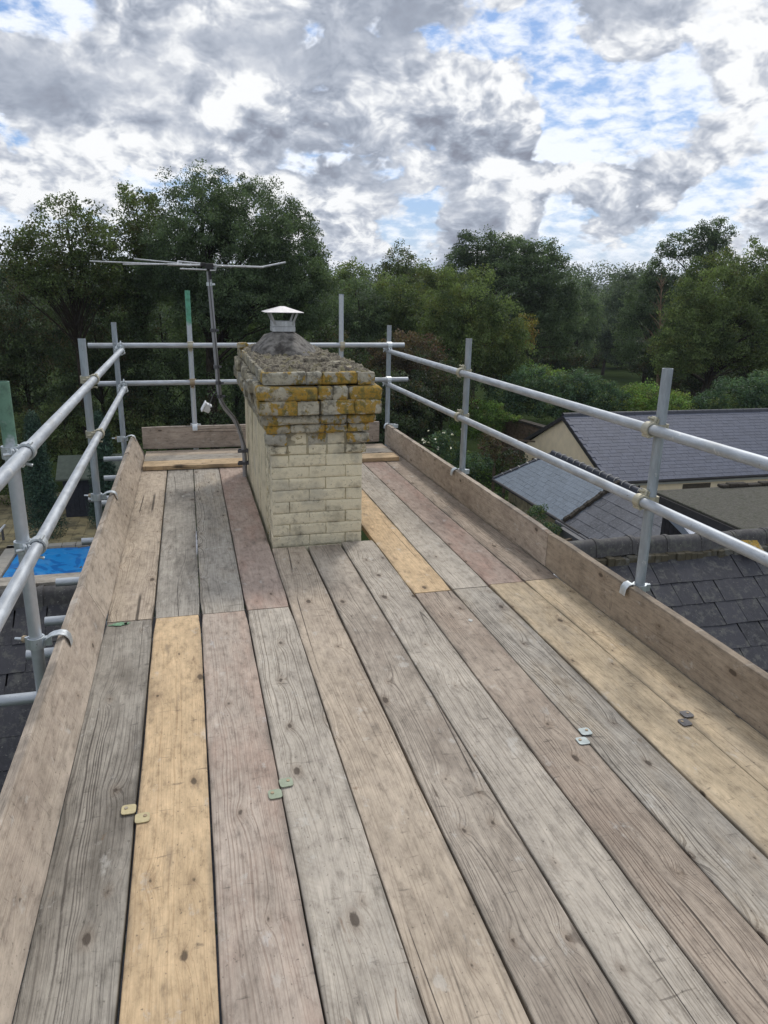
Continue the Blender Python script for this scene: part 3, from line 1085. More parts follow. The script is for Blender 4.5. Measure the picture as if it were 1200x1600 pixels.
TXL, TXR = X0 + .005, X0 + 11 * BW - .011
LEAN = .42
toeboard((TXL, -.35, .001), 3.83, 'toe', 'long leaning toe board on the left, nearer one, with reddish rub marks', LEAN, 91, -1)
toeboard((TXL, 3.485, .001), 3.83, 'toe', 'leaning toe board on the left beyond the joint, greyer one', LEAN, 92, -1)
toeboard((TXR, -.25, .001), 3.945, 'toe_r', 'brown upright toe board on the right, nearer one', 0, 93, 1)
toeboard((TXR, 3.702, .001), 3.78, 'toe', 'pale upright toe board on the right beyond the butt joint', 0, 94, 1)
o = link('toe_board', board_mesh(2.40, .223, seed=95), W['toe_b'], None, (-.48, 7.375, .045 + .113), (-math.pi / 2, 0, 0))
o.rotation_euler = Matrix(((0, 1, 0), (0, 0, -1), (-1, 0, 0))).to_euler()
tag(o, 'streaked grey toe board standing across the far end behind the chimney', 'toe board', 'toe boards round the deck')

# green paint smear at the board end
def smear(name, pts, z, c, label):
    mb = MB()
    v = [(p[0], p[1], z) for p in pts] + [(p[0], p[1], z - .0012) for p in pts]
    n = len(pts)
    mb.add(v, [tuple(range(n)), tuple(range(2 * n - 1, n - 1, -1))] + [(i, (i + 1) % n, n + (i + 1) % n, n + i) for i in range(n)])
    o = mb.obj(name, plain(name + '_paint', c, .7, 0, .2, 40))
    return tag(o, label, 'paint mark')


def ragged(cx, cy, rx_, ry_, n=22, seed=0, a=.5):
    rr = random.Random(seed)
    return [(cx + rx_ * math.cos(2 * math.pi * i / n) * rr.uniform(a, 1), cy + ry_ * math.sin(2 * math.pi * i / n) * rr.uniform(a, 1)) for i in range(n)]


smear('green_smear', ragged(-.395, 3.430, .064, .024, n=34, seed=1, a=.35), .0035, alb(128, 168, 134), 'pale green paint smear on the end of the grey board by the left toe board')
smear('white_streak', ragged(-.015, 4.62, .007, .34, 30, 2, .35), .0032, alb(190, 190, 195), 'long thin white paint streak along the edge of the soot-darkened board')
smear('white_dab', ragged(1.30, 3.10, .014, .020, 12, 3), .0035, alb(200, 198, 190), 'small white dab near the far end of the brown-pink board')


# ---- little steel plates that tie neighbouring boards
def clip(x, y, mat, label, rot=0.0, dyy=.075, s=.044, far=1):
    t = empty('board_clip', (x, y, .003), (0, 0, rot))
    tag(t, label, 'board clip', 'steel clips tying neighbouring boards')
    for sx, sy in ((-1, -1), (1, 1)):
        mb = MB()
        w_, h_ = s * .5, s * .5
        c_ = .010
        pts = []
        for (cx, cy, a0) in ((w_ - c_, h_ - c_, 0), (-w_ + c_, h_ - c_, 90), (-w_ + c_, -h_ + c_, 180), (w_ - c_, -h_ + c_, 270)):
            for q in range(4):
                a = rad(a0 + q * 30)
                pts.append((cx + c_ * math.cos(a), cy + c_ * math.sin(a)))
        mb.prism(pts, 0, .003, 'z')
        p = mb.obj('plate', mat, t, loc=(sx * (s * .5 - .001), -far * sy * dyy * .5, .001), rot=(0, 0, random.uniform(-.1, .1)))
        mb = MB()
        mb.prism([(.006 * math.cos(a * math.pi / 4), .006 * math.sin(a * math.pi / 4)) for a in range(8)], 0, .002, 'z')
        mb.obj('nail_head', M_RUST, p, loc=(.008 * sx, .006, .003))
    return t


M_CLIP1 = plain('ivory_clip', alb(206, 192, 150), .55, .2, .12, 30)
M_CLIP2 = plain('greenish_clip', alb(160, 170, 148), .5, .3, .12, 30)
M_CLIP3 = plain('grey_clip', alb(140, 150, 152), .45, .5, .12, 30)
M_CLIP4 = plain('dark_clip', alb(92, 92, 96), .45, .5, .15, 30)


def deckpt(px, py, z=0.0):
    d = at(px, py, 1.0) - Vector((0, 0, CAM_H))
    t_ = (z - CAM_H) / d.z
    return Vector((0, 0, CAM_H)) + d * t_


for (px, py), mt, lab in (((209, 1274), M_CLIP1, 'ivory two-plate clip between the left grey board and the honey board'),
                          ((437, 1234), M_CLIP2, 'pale green-grey clip between the pinkish board and the bleached saw-marked board'),
                          ((914, 1152), M_CLIP3, 'blue-grey steel clip between the brown-pink board and the cool grey board'),
                          ((1072, 1124), M_CLIP4, 'dark steel clip between the two honey boards on the right')):
    q = deckpt(px, py)
    kk = round((q.x - X0) / BW)
    clip(X0 + kk * BW, q.y, mt, lab, random.uniform(-.05, .05), dyy=.050, far=1 if px == 209 else -1)

# ================================================================== TUBES
TR = .0242
XSL, XSR = -.66, 2.085
XRL, XRR = XSL + .052, XSR - .052
tubes = {}
M_GREEN1 = painted('green_topped_tube', alb(118, 176, 140), .0)


def std(x, y, zt, mat, label, foot=None, lean=(0, 0)):
    zf = foot if foot is not None else roof_z(y) + .03
    o = hollow_tube('scaffold_standard', (x - lean[0] * (zt - zf), y - lean[1] * (zt - zf), zf), (x, y, zt), TR, mat)
    tag(o, label, 'scaffold pole', 'upright poles of the scaffold')
    mb = MB()
    mb.prism([(-.075, -.075), (.075, -.075), (.075, .075), (-.075, .075)], -.006, 0, 'z')
    mb.obj('base_plate', M_TUBE_D, o)
    return o


def green_mat(name, zline, c):
    return painted(name, c, zline)


std(XSL, 2.92, 1.235, green_mat('green_tube_near', 1.0 - roof_z(2.92) - .02, alb(112, 150, 128)), 'nearest left upright pole, its top painted pale green')
std(XSL, 5.14, 1.25, M_TUBE_D, 'grey upright pole on the left, middle of the three')
std(XSL, 7.42, 1.26, M_TUBE_D, 'grey upright pole at the far left corner')
std(XSR, 2.87, 1.27, M_TUBE_D, 'tall grey upright pole on the right, nearest one')
std(XSR, 5.33, 1.25, M_TUBE_D, 'grey upright pole on the right, middle one beside the garden')
std(XSR, 7.66, 1.245, M_TUBE_D, 'grey upright pole at the far right corner')
YB = 7.44
std(.025, YB + .052, 1.56, green_mat('green_tube_far', 1.22 - roof_z(YB + .05), alb(104, 178, 146)), 'green-topped upright pole at the far end left of the aerial mast')
std(1.53, YB + .052, 1.555, green_mat('blue_tip_tube', 1.535 - roof_z(YB + .05), alb(52, 80, 140)), 'tall upright pole at the far end with blue tip, right of the chimney')


def rail(a, b_, label, mat=M_TUBE, grp='guard rails of the scaffold'):
    o = hollow_tube('guard_rail', a, b_, TR, mat)
    return tag(o, label, 'guard rail', grp)


rail((XRL, -.6, .95), (XRL, 7.37, 1.005), 'upper guard rail along the left side')
rail((XRL, -.6, .56), (XRL, 7.36, .652), 'lower guard rail along the left side')
rail((XRR, -.6, 1.0), (XRR, 7.50, .99), 'upper guard rail along the right side')
rail((XRR, -.6, .655), (XRR, 7.50, .645), 'lower guard rail along the right side')
rail((-.905, YB, 1.045), (2.19, YB, 1.055), 'upper guard rail across the far end')
rail((-.85, YB, .688), (2.24, YB, .70), 'lower guard rail across the far end')

# transoms under the boards
tr_specs = [(2.93, -.83, 2.3), (3.33, -.80, 2.3), (3.69, -.78, 2.3), (4.23, -.81, 2.3), (4.95, -.76, .45), (4.95, 1.06, 2.3), (5.88, -.74, .45), (6.02, -.84, .45), (6.02, 1.06, 2.3), (6.72, -.79, 2.3), (7.52, -.87, 2.3), (1.6, -.8, 2.3), (.6, -.8, 2.3)]
names = ['nearest short tube end sticking out left below the deck', 'tube end sticking out behind the nearest left pole', 'tube end sticking out left above the mossy slates', 'tube end sticking out left over the pool', 'cross tube under the boards left of the chimney', 'cross tube under the boards right of the chimney, nearer', 'upper of two tube ends by the middle left pole', 'lower of two tube ends by the middle left pole', 'cross tube under the boards right of the chimney, farther', 'tube end sticking out left beyond the middle pole', 'farthest tube end sticking out left, below the corner', 'cross tube under the front boards, farther', 'cross tube under the front boards, nearer']
for i, ((y, xa, xb), nm) in enumerate(zip(tr_specs, names)):
    o = hollow_tube('cross_tube', (xa, y, -.038 - TR - .004), (xb, y, -.038 - TR - .004), TR, M_TUBE)
    tag(o, nm, 'scaffold tube', 'cross tubes under the deck')
for xx, nm in ((XSL + .27, 'long tube carrying the cross tubes on the left'), (XSR - .12, 'long tube carrying the cross tubes on the right')):
    o = hollow_tube('ledger_tube', (xx, -.6, -.12), (xx, 7.62, -.12), TR, M_TUBE_D)
    tag(o, nm, 'scaffold tube', 'ledger tubes under the deck')


# ---- couplers
def band_mesh(r=.0262, w=.046, th=.0075, gap=0):
    mb = MB()
    seg = 20
    v, f = [], []
    for z in (-w / 2, w / 2):
        for rr in (r + th, r):
            v += [(rr * math.cos(2 * math.pi * k / seg), rr * math.sin(2 * math.pi * k / seg), z) for k in range(seg)]
    for k in range(seg):
        k2 = (k + 1) % seg
        f += [(k, k2, 2 * seg + k2, 2 * seg + k), (seg + k, 3 * seg + k, 3 * seg + k2, seg + k2),
              (k, seg + k, seg + k2, k2), (2 * seg + k, 2 * seg + k2, 3 * seg + k2, 3 * seg + k)]
    mb.add(v, f)
    # flap and hinge knuckle
    mb.box(r - .002, r + .034, -.008, .004, -w / 2 + .004, w / 2 - .004, .002)
    mb.box(r + .002, r + .030, .008, .018, -w / 2 + .006, w / 2 - .006, .002)
    mb.tube([(-r - .007, -.004, -w / 2 - .004), (-r - .007, -.004, w / 2 + .004)], .0075, 8)
    # raised rib
    return mb.mesh(True)


def bolt_mesh():
    mb = MB()
    mb.tube([(0, -.034, 0), (0, .062, 0)], .0062, 8)
    return mb.mesh(True)


def nut_mesh():
    mb = MB()
    mb.prism([(.0145 * math.cos(a * math.pi / 3), .0145 * math.sin(a * math.pi / 3)) for a in range(6)], 0, .011, 'y')
    mb.prism([(.015 * math.cos(a * math.pi / 6), .015 * math.sin(a * math.pi / 6)) for a in range(12)], -.003, 0, 'y')
    return mb.mesh(False)


BAND, BOLT, NUT = band_mesh(), bolt_mesh(), nut_mesh()
block_mb = MB()
block_mb.box(-.016, .016, -.0045, .0045, -.016, .016, .003)
BLOCK = block_mb.mesh()
mats_used = {}


def variant(me, mat):
    key = (me.name, mat.name)
    if key not in mats_used:
        c = me.copy()
        c.materials.clear()
        c.materials.append(mat)
        mats_used[key] = c
    return mats_used[key]


def coupler(p1, axis1, p2, axis2, label, mat=M_ZINC, spin=0.0):
    """p1/axis1 on the upright, p2/axis2 on the rail"""
    p1, p2 = Vector(p1), Vector(p2)
    mid = (p1 + p2) / 2
    t = empty('tube_coupler', mid)
    tag(t, label, 'coupler', 'couplers joining the scaffold tubes')
    nrm = (p2 - p1).normalized()
    for p, ax, sg in ((p1, Vector(axis1), -1), (p2, Vector(axis2), 1)):
        # local z = tube axis, local x = flap direction (perpendicular to the joint normal)
        zax = ax.normalized()
        xax = zax.cross(nrm).normalized() * (1 if sg > 0 else -1)
        xax = (Matrix.Rotation(spin + .35, 3, zax) @ xax)
        yax = zax.cross(xax)
        q = Matrix((xax, yax, zax)).transposed().to_4x4()
        o = link('band', variant(BAND, mat), None, t)
        o.matrix_local = Matrix.Translation(p - mid) @ q
        bo = link('bolt', variant(BOLT, mat), None, t)
        bo.matrix_local = Matrix.Translation(p - mid + xax * .046) @ q
        nu = link('nut', variant(NUT, M_ZINC if mat is M_ZINC else M_RUST), None, bo)
        nu.location = (0, .019, 0)
    b_ = link('block', variant(BLOCK, mat), None, t)
    b_.matrix_local = nrm.to_track_quat('Y', 'Z').to_matrix().to_4x4()
    return t


def lerp_z(y, z0, z1, y0=-.6, y1=7.37):
    return z0 + (z1 - z0) * (y - y0) / (y1 - y0)


spec = []
for y, nm in ((2.92, 'nearest left'), (5.14, 'middle left'), (7.42, 'far left corner')):
    if nm != 'far left corner':
        spec.append((XSL, XRL, y, lerp_z(y, .95, 1.005), nm, 'upper'))
        spec.append((XSL, XRL, y, lerp_z(y, .56, .652), nm, 'lower'))
for xs, xr, y, z, nm, ul in spec:
    coupler((xs, y, z), (0, 0, 1), (xr, y, z), (0, 1, 0), 'zinc coupler fixing the %s left rail to the %s pole' % (ul, nm), M_ZINC if y < 4 else M_BRASS)
for y, nm in ((2.87, 'nearest right'), (5.33, 'middle right')):
    for z, ul in ((.995, 'upper'), (.651, 'lower')):
        coupler((XSR, y, z), (0, 0, 1), (XRR, y, z), (0, 1, 0), 'yellowed coupler fixing the %s right rail to the %s pole' % (ul, nm), M_BRASS)
for x, nm in ((.025, 'green-topped far'), (1.53, 'blue-tipped far')):
    for z, ul in ((1.05, 'upper'), (.693, 'lower')):
        coupler((x, YB + .052, z), (0, 0, 1), (x, YB, z), (1, 0, 0), 'coupler fixing the %s back rail to the %s pole' % (ul, nm), M_BRASS if ul == 'upper' else M_RUST)
# corner couplers (the side rail hangs from the back rail)
for z, ul in ((1.02, 'upper'), (.665, 'lower')):
    coupler((XRL, 7.39, z + .018), (1, 0, 0), (XRL, 7.33, z - .022), (0, 1, 0), 'bright coupler at the far left corner, %s rails' % ul, M_ZINC)
    coupler((XRR, 7.44, z + .03), (1, 0, 0), (XRR, 7.47, z - .02), (0, 1, 0), 'bright coupler at the far right corner, %s rails' % ul, M_ZINC)


# ---- toe board clips: a strap over the board's top edge with a band on the pole
def toe_clip(px_, py_, bxp, z, label, side=1, along='y'):
    """px_,py_ pole; bxp the board's top (x for side boards, y for the back board)"""
    t = empty('toe_board_clip', (px_, py_, z))
    tag(t, label, 'toe board clip', 'clips holding the toe boards to the poles')
    o = link('band', variant(BAND, M_ZINC), None, t)
    o.location = (0, 0, -.012)
    mb = MB()
    w_ = .048
    reach = (bxp - px_) if along == 'y' else (bxp - py_)
    s = 1 if reach > 0 else -1
    R_ = abs(reach)
    prof = [(.028, -.022), (.036, .0), (.050, .012), (R_ * .5 + .02, .020), (R_ + .0, .024), (R_ + .022, .018), (R_ + .036, .0), (R_ + .040, -.032)]
    th = .0045
    v, f = [], []
    for u_, h_ in prof:
        for ww in (-w_ / 2, w_ / 2):
            for tt in (0, -th):
                if along == 'y':
                    v.append((s * u_, ww, h_ + tt))
                else:
                    v.append((ww, s * u_, h_ + tt))
    n = len(prof)
    for i in range(n - 1):
        a, b2 = i * 4, (i + 1) * 4
        f += [(a, a + 2, b2 + 2, b2), (a + 1, b2 + 1, b2 + 3, a + 3), (a, b2, b2 + 1, a + 1), (a + 2, a + 3, b2 + 3, b2 + 2)]
    f += [(0, 1, 3, 2), ((n - 1) * 4, (n - 1) * 4 + 2, (n - 1) * 4 + 3, (n - 1) * 4 + 1)]
    mb.add(v, f)
    mb.obj('strap', M_ZINC, t, smooth=True)
    bo = link('bolt', variant(BOLT, M_ZINC), None, t)
    bo.location = (-s * .03 if along == 'y' else .03, .03 if along == 'y' else -.02, -.012)
    bo.rotation_euler = (0, 0, rad(70))
    nu = link('nut', variant(NUT, M_RUST), None, bo)
    nu.location = (0, .019, 0)
    return t


ztl = .225 * math.cos(LEAN)
toe_clip(XSL, 2.92, TXL - .225 * math.sin(LEAN) - .016, ztl - .004, 'toe board clip on the nearest left pole')
toe_clip(XSL, 5.14, TXL - .225 * math.sin(LEAN) - .016, ztl - .004, 'toe board clip on the middle left pole')
toe_clip(XSL, 7.22, TXL - .225 * math.sin(LEAN) - .016, ztl - .004, 'toe board clip at the far left corner')
toe_clip(XSR, 2.87, TXR + .019, .214, 'toe board clip on the nearest right pole, lapped over the brown board')
toe_clip(XSR, 5.33, TXR + .019, .214, 'toe board clip on the middle right pole')
toe_clip(XSR, 7.44, TXR + .019, .214, 'toe board clip at the far right corner')
toe_clip(.025, YB + .052, 7.394, .262, 'toe board clip at the foot of the green-topped pole', along='x')

# ---- board and tubes of the lift below, on the left above the pool
o = link('scaffold_board', board_mesh(3.6, .225, seed=201), W['dirty'], None, (-4.6, 7.03, -1.10), (0, 0, -math.pi / 2))
tag(o, 'weathered brown board lying level above the left ridge, in front of the pool', 'scaffold board')
for x_, nm in ((-3.9, 'left'), (-1.2, 'right')):
    o = hollow_tube('cross_tube', (x_, 6.94, -1.166), (x_, 7.13, -1.166), TR, M_TUBE_D)
    tag(o, '%s short tube under the weathered board above the ridge' % nm, 'scaffold tube')


# ================================================================== CHIMNEY
CX0, CX1, CY0, CY1 = .462, 1.042, 4.422, 6.55
chim = empty('chimney', ((CX0 + CX1) / 2, (CY0 + CY1) / 2, -2.8))
tag(chim, 'cream painted brick chimney stack with lichened corbelled top, rising through the scaffold deck', 'chimney')


def cpart(o):
    o.parent = chim
    o.matrix_parent_inverse = Matrix.Translation(-Vector(chim.location))
    return o


mb = MB()
mb.box(CX0 + .0035, CX1 - .0035, CY0 + .0035, CY1 - .0035, -2.95, .80)
cpart(mb.obj('mortar_core', M_MORTAR))
brick_cache = {}


def brick_mesh(w, d, h, ch=.004, seed=0):
    key = (round(w, 3), round(d, 3), round(h, 3), seed)
    if key not in brick_cache:
        rr = random.Random(hash(key) % 1000)
        mb = MB()
        mb.box(-w / 2, w / 2, -d / 2, d / 2, -h / 2, h / 2, ch)
        j = .0016 if ch < .006 else .004
        mb.v = [tuple(c + rr.uniform(-j, j) for c in p) for p in mb.v]
        me = mb.mesh()
        if h < .12:          # weathered: worn, lumpy faces
            import bmesh
            bm = bmesh.new()
            bm.from_mesh(me)
            bmesh.ops.subdivide_edges(bm, edges=[e for e in bm.edges if e.calc_length() > .03], cuts=3, use_grid_fill=True)
            so = rr.uniform(0, 90)
            for v_ in bm.verts:
                n_ = mnoise.noise_vector(v_.co * 38 + Vector((so, 0, 0)))
                n2_ = mnoise.noise_vector(v_.co * 90 + Vector((so, 3, 0)))
                a_ = (.0048, .0020) if ch >= .006 else (.0013, .0017)
                v_.co += n_ * a_[0] + n2_ * a_[1]
            bmesh.ops.triangulate(bm, faces=bm.faces)
            bm.to_mesh(me)
            bm.free()
            me.polygons.foreach_set('use_smooth', [True] * len(me.polygons))
            me.set_sharp_from_angle(angle=rad(50))
        brick_cache[key] = me
    return brick_cache[key]


def brick(x0, x1, y0, y1, z0, z1, mat, ch=.004, seed=0, jit=.0015, name='brick'):
    me = variant(brick_mesh(x1 - x0, y1 - y0, z1 - z0, ch, seed), mat)
    o = bpy.data.objects.new(name, me)
    COL.objects.link(o)
    o.location = ((x0 + x1) / 2 + random.uniform(-jit, jit), (y0 + y1) / 2 + random.uniform(-jit, jit), (z0 + z1) / 2)
    o.rotation_euler = (random.uniform(-jit, jit) * 2, random.uniform(-jit, jit) * 2, random.uniform(-jit, jit) * 3)
    return cpart(o)


CH_ = .0755
J = .0036
wF = CX1 - CX0
zb = -.09
row = 0
while zb < .585:
    z0, z1 = zb + J / 2, zb + CH_ - J / 2
    h = .108
    s_ = .2325
    if row % 2 == 0:
        cuts = [0, h, h + s_ + .003, wF]
    else:
        cuts = [0, s_ + .003, 2 * s_ + .006, wF]
    for i in range(3):
        a, b_ = CX0 + cuts[i], CX0 + cuts[i + 1]
        brick(a + (J / 2 if i else 0), b_ - (J / 2 if i < 2 else 0), CY0, CY0 + .1, z0, z1, M_CREAM, .003, i)
    # left side, near corner
    ys = [.1 + J, .1 + J + .11, .355] if row % 2 else [.1 + J, .355]
    if row % 2:
        brick(CX0, CX0 + .1, CY0 + .1 + J, CY0 + .21, z0, z1, M_CREAM2, .004, 1)
        brick(CX0, CX0 + .1, CY0 + .21 + J, CY0 + .345, z0, z1, M_CREAM2, .004, 2)
    else:
        brick(CX0, CX0 + .1, CY0 + .1 + J, CY0 + .345, z0, z1, M_CREAM2, .004, 3)
    for a, b_ in ((.1 + J, .22), (.22 + J, .345)):
        brick(CX1 - .1, CX1, CY0 + a, CY0 + b_, z0, z1, M_CREAM2, .004, 1)
    zb += CH_
    row += 1
ZB_TOP = zb
for a, b_ in ((.352, .835), (.85, 1.415), (1.43, 1.79), (1.805, 2.12)):
    for xa, xb in ((CX0 - .001, CX0 + .1), (CX1 - .1, CX1 + .001)):
        brick(xa, xb, CY0 + a, CY0 + b_, -.6, ZB_TOP + .13, M_CREAM_SIDE, .010, 5, .002, 'render_panel')
brick(CX0 + .11, CX1 - .11, CY1 - .1, CY1, -.6, ZB_TOP + .1, M_CREAM_SIDE, .006, 5, .001, 'render_panel')

# projecting courses
def course(z0, z1, outl, outr, outf, cuts, mats, ch=.006, side_mat=M_SIDECORBEL, sidew=.113, jit=.004, fill=None, back=.05, gap=.0028, seed=0):
    xa, xb, ya, yb = CX0 - outl, CX1 + outr, CY0 - outf, CY1 + back
    cx = [xa] + [xa + (xb - xa) * c for c in cuts] + [xb]
    for i in range(len(cx) - 1):
        brick(cx[i] + (gap / 2 if i else 0), cx[i + 1] - (gap / 2 if i < len(cx) - 2 else 0), ya, ya + .17, z0 + gap / 2, z1 - gap / 2, mats[i % len(mats)], ch, i + seed, jit * .6)
    y = ya + .17 + gap
    i = 0
    while y < yb - .06:
        w_ = min(sidew * random.choice((1, 1, 2)), yb - y)
        jl = random.uniform(-jit, jit) * 1.8
        brick(xa + jl, xa + .15, y, y + w_ - gap, z0 + gap / 2, z1 - gap / 2 + random.uniform(-.003, .003), side_mat, ch, 10 + i % 3, jit)
        brick(xb - .15, xb, y, y + w_ - gap, z0 + gap / 2, z1 - gap / 2, side_mat, ch, 10 + i % 3, jit)
        y += w_
        i += 1
    mb = MB()
    mb.box(xa + .02, xb - .02, ya + .02, yb - .01, z0 + .004, (z1 - .004) if fill is None else fill)
    cpart(mb.obj('mortar_fill', M_MORTAR_DK))


zF = ZB_TOP
# two courses of corner blocks with flush cream bricks between
for r_, (z0, z1) in enumerate(((zF, zF + .066), (zF + .066, zF + .142))):
    o_ = .014 if r_ == 0 else .030
    brick(CX0 - o_, CX0 + .098, CY0 - o_, CY0 + .12, z0 + .004, z1 - .004, M_CREAM2 if r_ == 0 else M_LICHEN_G, .010, 30 + r_)
    brick(CX1 - .108, CX1 + o_ + .01, CY0 - o_, CY0 + .12, z0 + .004, z1 - .004, M_CREAM2 if r_ == 0 else M_LICHEN_G, .010, 33 + r_)
    for i, (a, b_) in enumerate(((.108, .222), (.232, .346), (.356, .464))):
        brick(CX0 + a, CX0 + b_, CY0 + .002, CY0 + .1, z0 + .003, z1 - .003, M_LICHEN_G if (i == 1 and r_ == 1) else M_CREAM, .004, 36 + i)
zD = zF + .142
course(zD, zD + .058, .032, .040, .034, (.23, .56, .78), (M_LICHEN, M_LICHEN_G, M_LICHEN_G, M_LICHEN), .008, sidew=.13)
zC = zD + .058
course(zC, zC + .062, .052, .072, .058, (.50, .74), (M_LICHEN_G, M_LICHEN_G, M_LICHEN), .014, sidew=.12, jit=.007)
zB = zC + .062
course(zB, zB + .088, .080, .098, .086, (.31, .495, .78), (M_LICHEN, M_LICHEN_G, M_LICHEN_G, M_LICHEN_G), .007, sidew=.11, jit=.010)
zA = zB + .088
course(zA, zA + .084, .082, .100, .088, (.48, .60, .73), (M_LICHEN, M_LICHEN_G, M_LICHEN_G, M_LICHEN), .012, sidew=.11, jit=.012)
zT = zA + .084 + .004
course(zT, zT + .078, .042, .066, .040, (.38, .52, .84), (M_LICHEN_G, M_LICHEN_G, M_LICHEN, M_LICHEN_G), .006, sidew=.113, jit=.004, side_mat=M_SIDECORBEL, fill=zT + .006)
ZTOP = zT + .078

# rough top surface
def crumb_top():
    xa, xb, ya, yb = CX0 - .036, CX1 + .060, CY0 - .034, CY1 + .04
    nx, ny = 64, 190
    v = []
    for j in range(ny + 1):
        for i in range(nx + 1):
            u, w_ = i / nx, j / ny
            x, y = xa + (xb - xa) * u, ya + (yb - ya) * w_
            h = mnoise.fractal(Vector((x * 22, y * 22, 1)), .9, 2.1, 5) * .020
            h += mnoise.noise(Vector((x * 60, y * 60, 4))) * .008 + mnoise.noise(Vector((x * 6, y * 24, 8))) * .028
            for fy, fx0, fx1, dp in ((4.70, .78, 1.06, .075), (5.05, .64, 1.06, .075), (5.46, .58, 1.02, .07), (5.2, .45, .60, .035)):
                d_ = abs(y - fy - mnoise.noise(Vector((x * 9, fy, 0))) * .06) / .10
                ex = min(1, max(0, min(x - fx0, fx1 - x) / .05))
                h -= dp * math.exp(-d_ ** 6) * ex
            e = min(u, 1 - u, w_, 1 - w_)
            if e < .02:
                h = min(h, 0) - .012
            v.append((x, y, h + .008))
    f = [(j * (nx + 1) + i, j * (nx + 1) + i + 1, (j + 1) * (nx + 1) + i + 1, (j + 1) * (nx + 1) + i) for j in range(ny) for i in range(nx)]
    o = link('crumbled_mortar_top', mesh(v, f, True), M_CRUMB, None, (0, 0, ZTOP))
    return cpart(o)


crumb_top()
# flaunching mound
CAPX, CAPY = .728, 5.86


def mound():
    v, f = [], []
    seg = 40
    prof = [(0, .170), (.06, .168), (.095, .158), (.140, .130), (.185, .088), (.225, .046), (.255, .014), (.28, -.02)]
    for k, (r_, z) in enumerate(prof):
        for s in range(seg):
            a = 2 * math.pi * s / seg
            n_ = 1 + mnoise.noise(Vector((math.cos(a) * 2, math.sin(a) * 2, k * .5))) * .26 * (k / 7)
            zz = z + mnoise.noise(Vector((math.cos(a) * r_ * 25, math.sin(a) * r_ * 25, 3))) * .020 * (k > 1)
            v.append((r_ * 1.0 * n_ * math.cos(a), r_ * 1.15 * n_ * math.sin(a), zz))
    for k in range(len(prof) - 1):
        for s in range(seg):
            s2 = (s + 1) % seg
            f.append((k * seg + s, (k + 1) * seg + s, (k + 1) * seg + s2, k * seg + s2))
    return cpart(link('cement_flaunching', mesh(v, f, True), M_FLAUNCH, None, (CAPX, CAPY, ZTOP - .004)))


mound()
# loose stone at the far left corner of the top
mb = MB()
mb.box(-.05, .04, -.05, .05, -.02, .03, .012)
cpart(mb.obj('loose_stone', M_SIDECORBEL, loc=(CX0 - .015, 6.25, ZTOP + .02)))

cowl = empty('chimney_cowl', (CAPX, CAPY, ZTOP + .165))
tag(cowl, 'small metal cowl with pyramid hood on splayed legs, on the chimney mound', 'chimney cowl')
mb = MB()
seg = 4
q_ = .088
for (h0, h1, qq) in ((0, .035, q_), (.038, .076, q_ - .002)):
    v = [(sx * qq, sy * qq, z) for z in (h0, h1) for sx, sy in ((-1, -1), (1, -1), (1, 1), (-1, 1))]
    vi = [(sx * (qq - .004), sy * (qq - .004), z) for z in (h0, h1) for sx, sy in ((-1, -1), (1, -1), (1, 1), (-1, 1))]
    f = []
    for i in range(4):
        i2 = (i + 1) % 4
        f += [(i, i2, 4 + i2, 4 + i), (8 + i, 12 + i, 12 + i2, 8 + i2), (4 + i, 4 + i2, 12 + i2, 12 + i), (i, 8 + i, 8 + i2, i2)]
    mb.add(v + vi, f)
mb.obj('collar', M_ALU, cowl)
HR, HZ = .148, .145
mb = MB()
v = [(sx * HR, sy * HR, HZ) for sx, sy in ((-1, -1), (1, -1), (1, 1), (-1, 1))]
v += [(sx * HR * .12, sy * HR * .12, HZ + .042) for sx, sy in ((-1, -1), (1, -1), (1, 1), (-1, 1))]
v += [(sx * HR, sy * HR, HZ - .003) for sx, sy in ((-1, -1), (1, -1), (1, 1), (-1, 1))]
mb.add(v, [(0, 1, 5, 4), (1, 2, 6, 5), (2, 3, 7, 6), (3, 0, 4, 7), (4, 5, 6, 7), (8, 11, 10, 9), (0, 8, 9, 1), (1, 9, 10, 2), (2, 10, 11, 3), (3, 11, 8, 0)])
mb.obj('hood', M_CAPTOP, cowl)
for sx in (-1, 1):
    for sy in (-1, 1):
        mb = MB()
        a = Vector((sx * .066, sy * .086, .05))
        b_ = Vector((sx * .104, sy * .104, HZ - .002))
        d_ = Vector((.008, 0, 0))
        e_ = Vector((0, .0025, 0))
        mb.add([a - d_ - e_, a + d_ - e_, a + d_ + e_, a - d_ + e_, b_ - d_ - e_, b_ + d_ - e_, b_ + d_ + e_, b_ - d_ + e_],
               [(0, 1, 2, 3), (4, 7, 6, 5), (0, 4, 5, 1), (1, 5, 6, 2), (2, 6, 7, 3), (3, 7, 4, 0)])
        mb.obj('leg', M_ALU, cowl)

# ================================================================== AERIAL
AY = 6.30
aer = empty('television_aerial', (.43, AY, .0))
tag(aer, 'television aerial on a cranked pole strapped to the chimney\'s left side', 'aerial')


def apart(mb, name, mat, smooth=True, parent=None):
    o = mb.obj(name, mat, smooth=smooth)
    o.parent = parent or aer
    o.matrix_parent_inverse = Matrix.Translation(-Vector(aer.location))
    return o


def ay(px, py, y=AY):
    d = at(px, py, 1.0) - Vector((0, 0, CAM_H))
    return Vector((0, 0, CAM_H)) + d * (y / d.y)


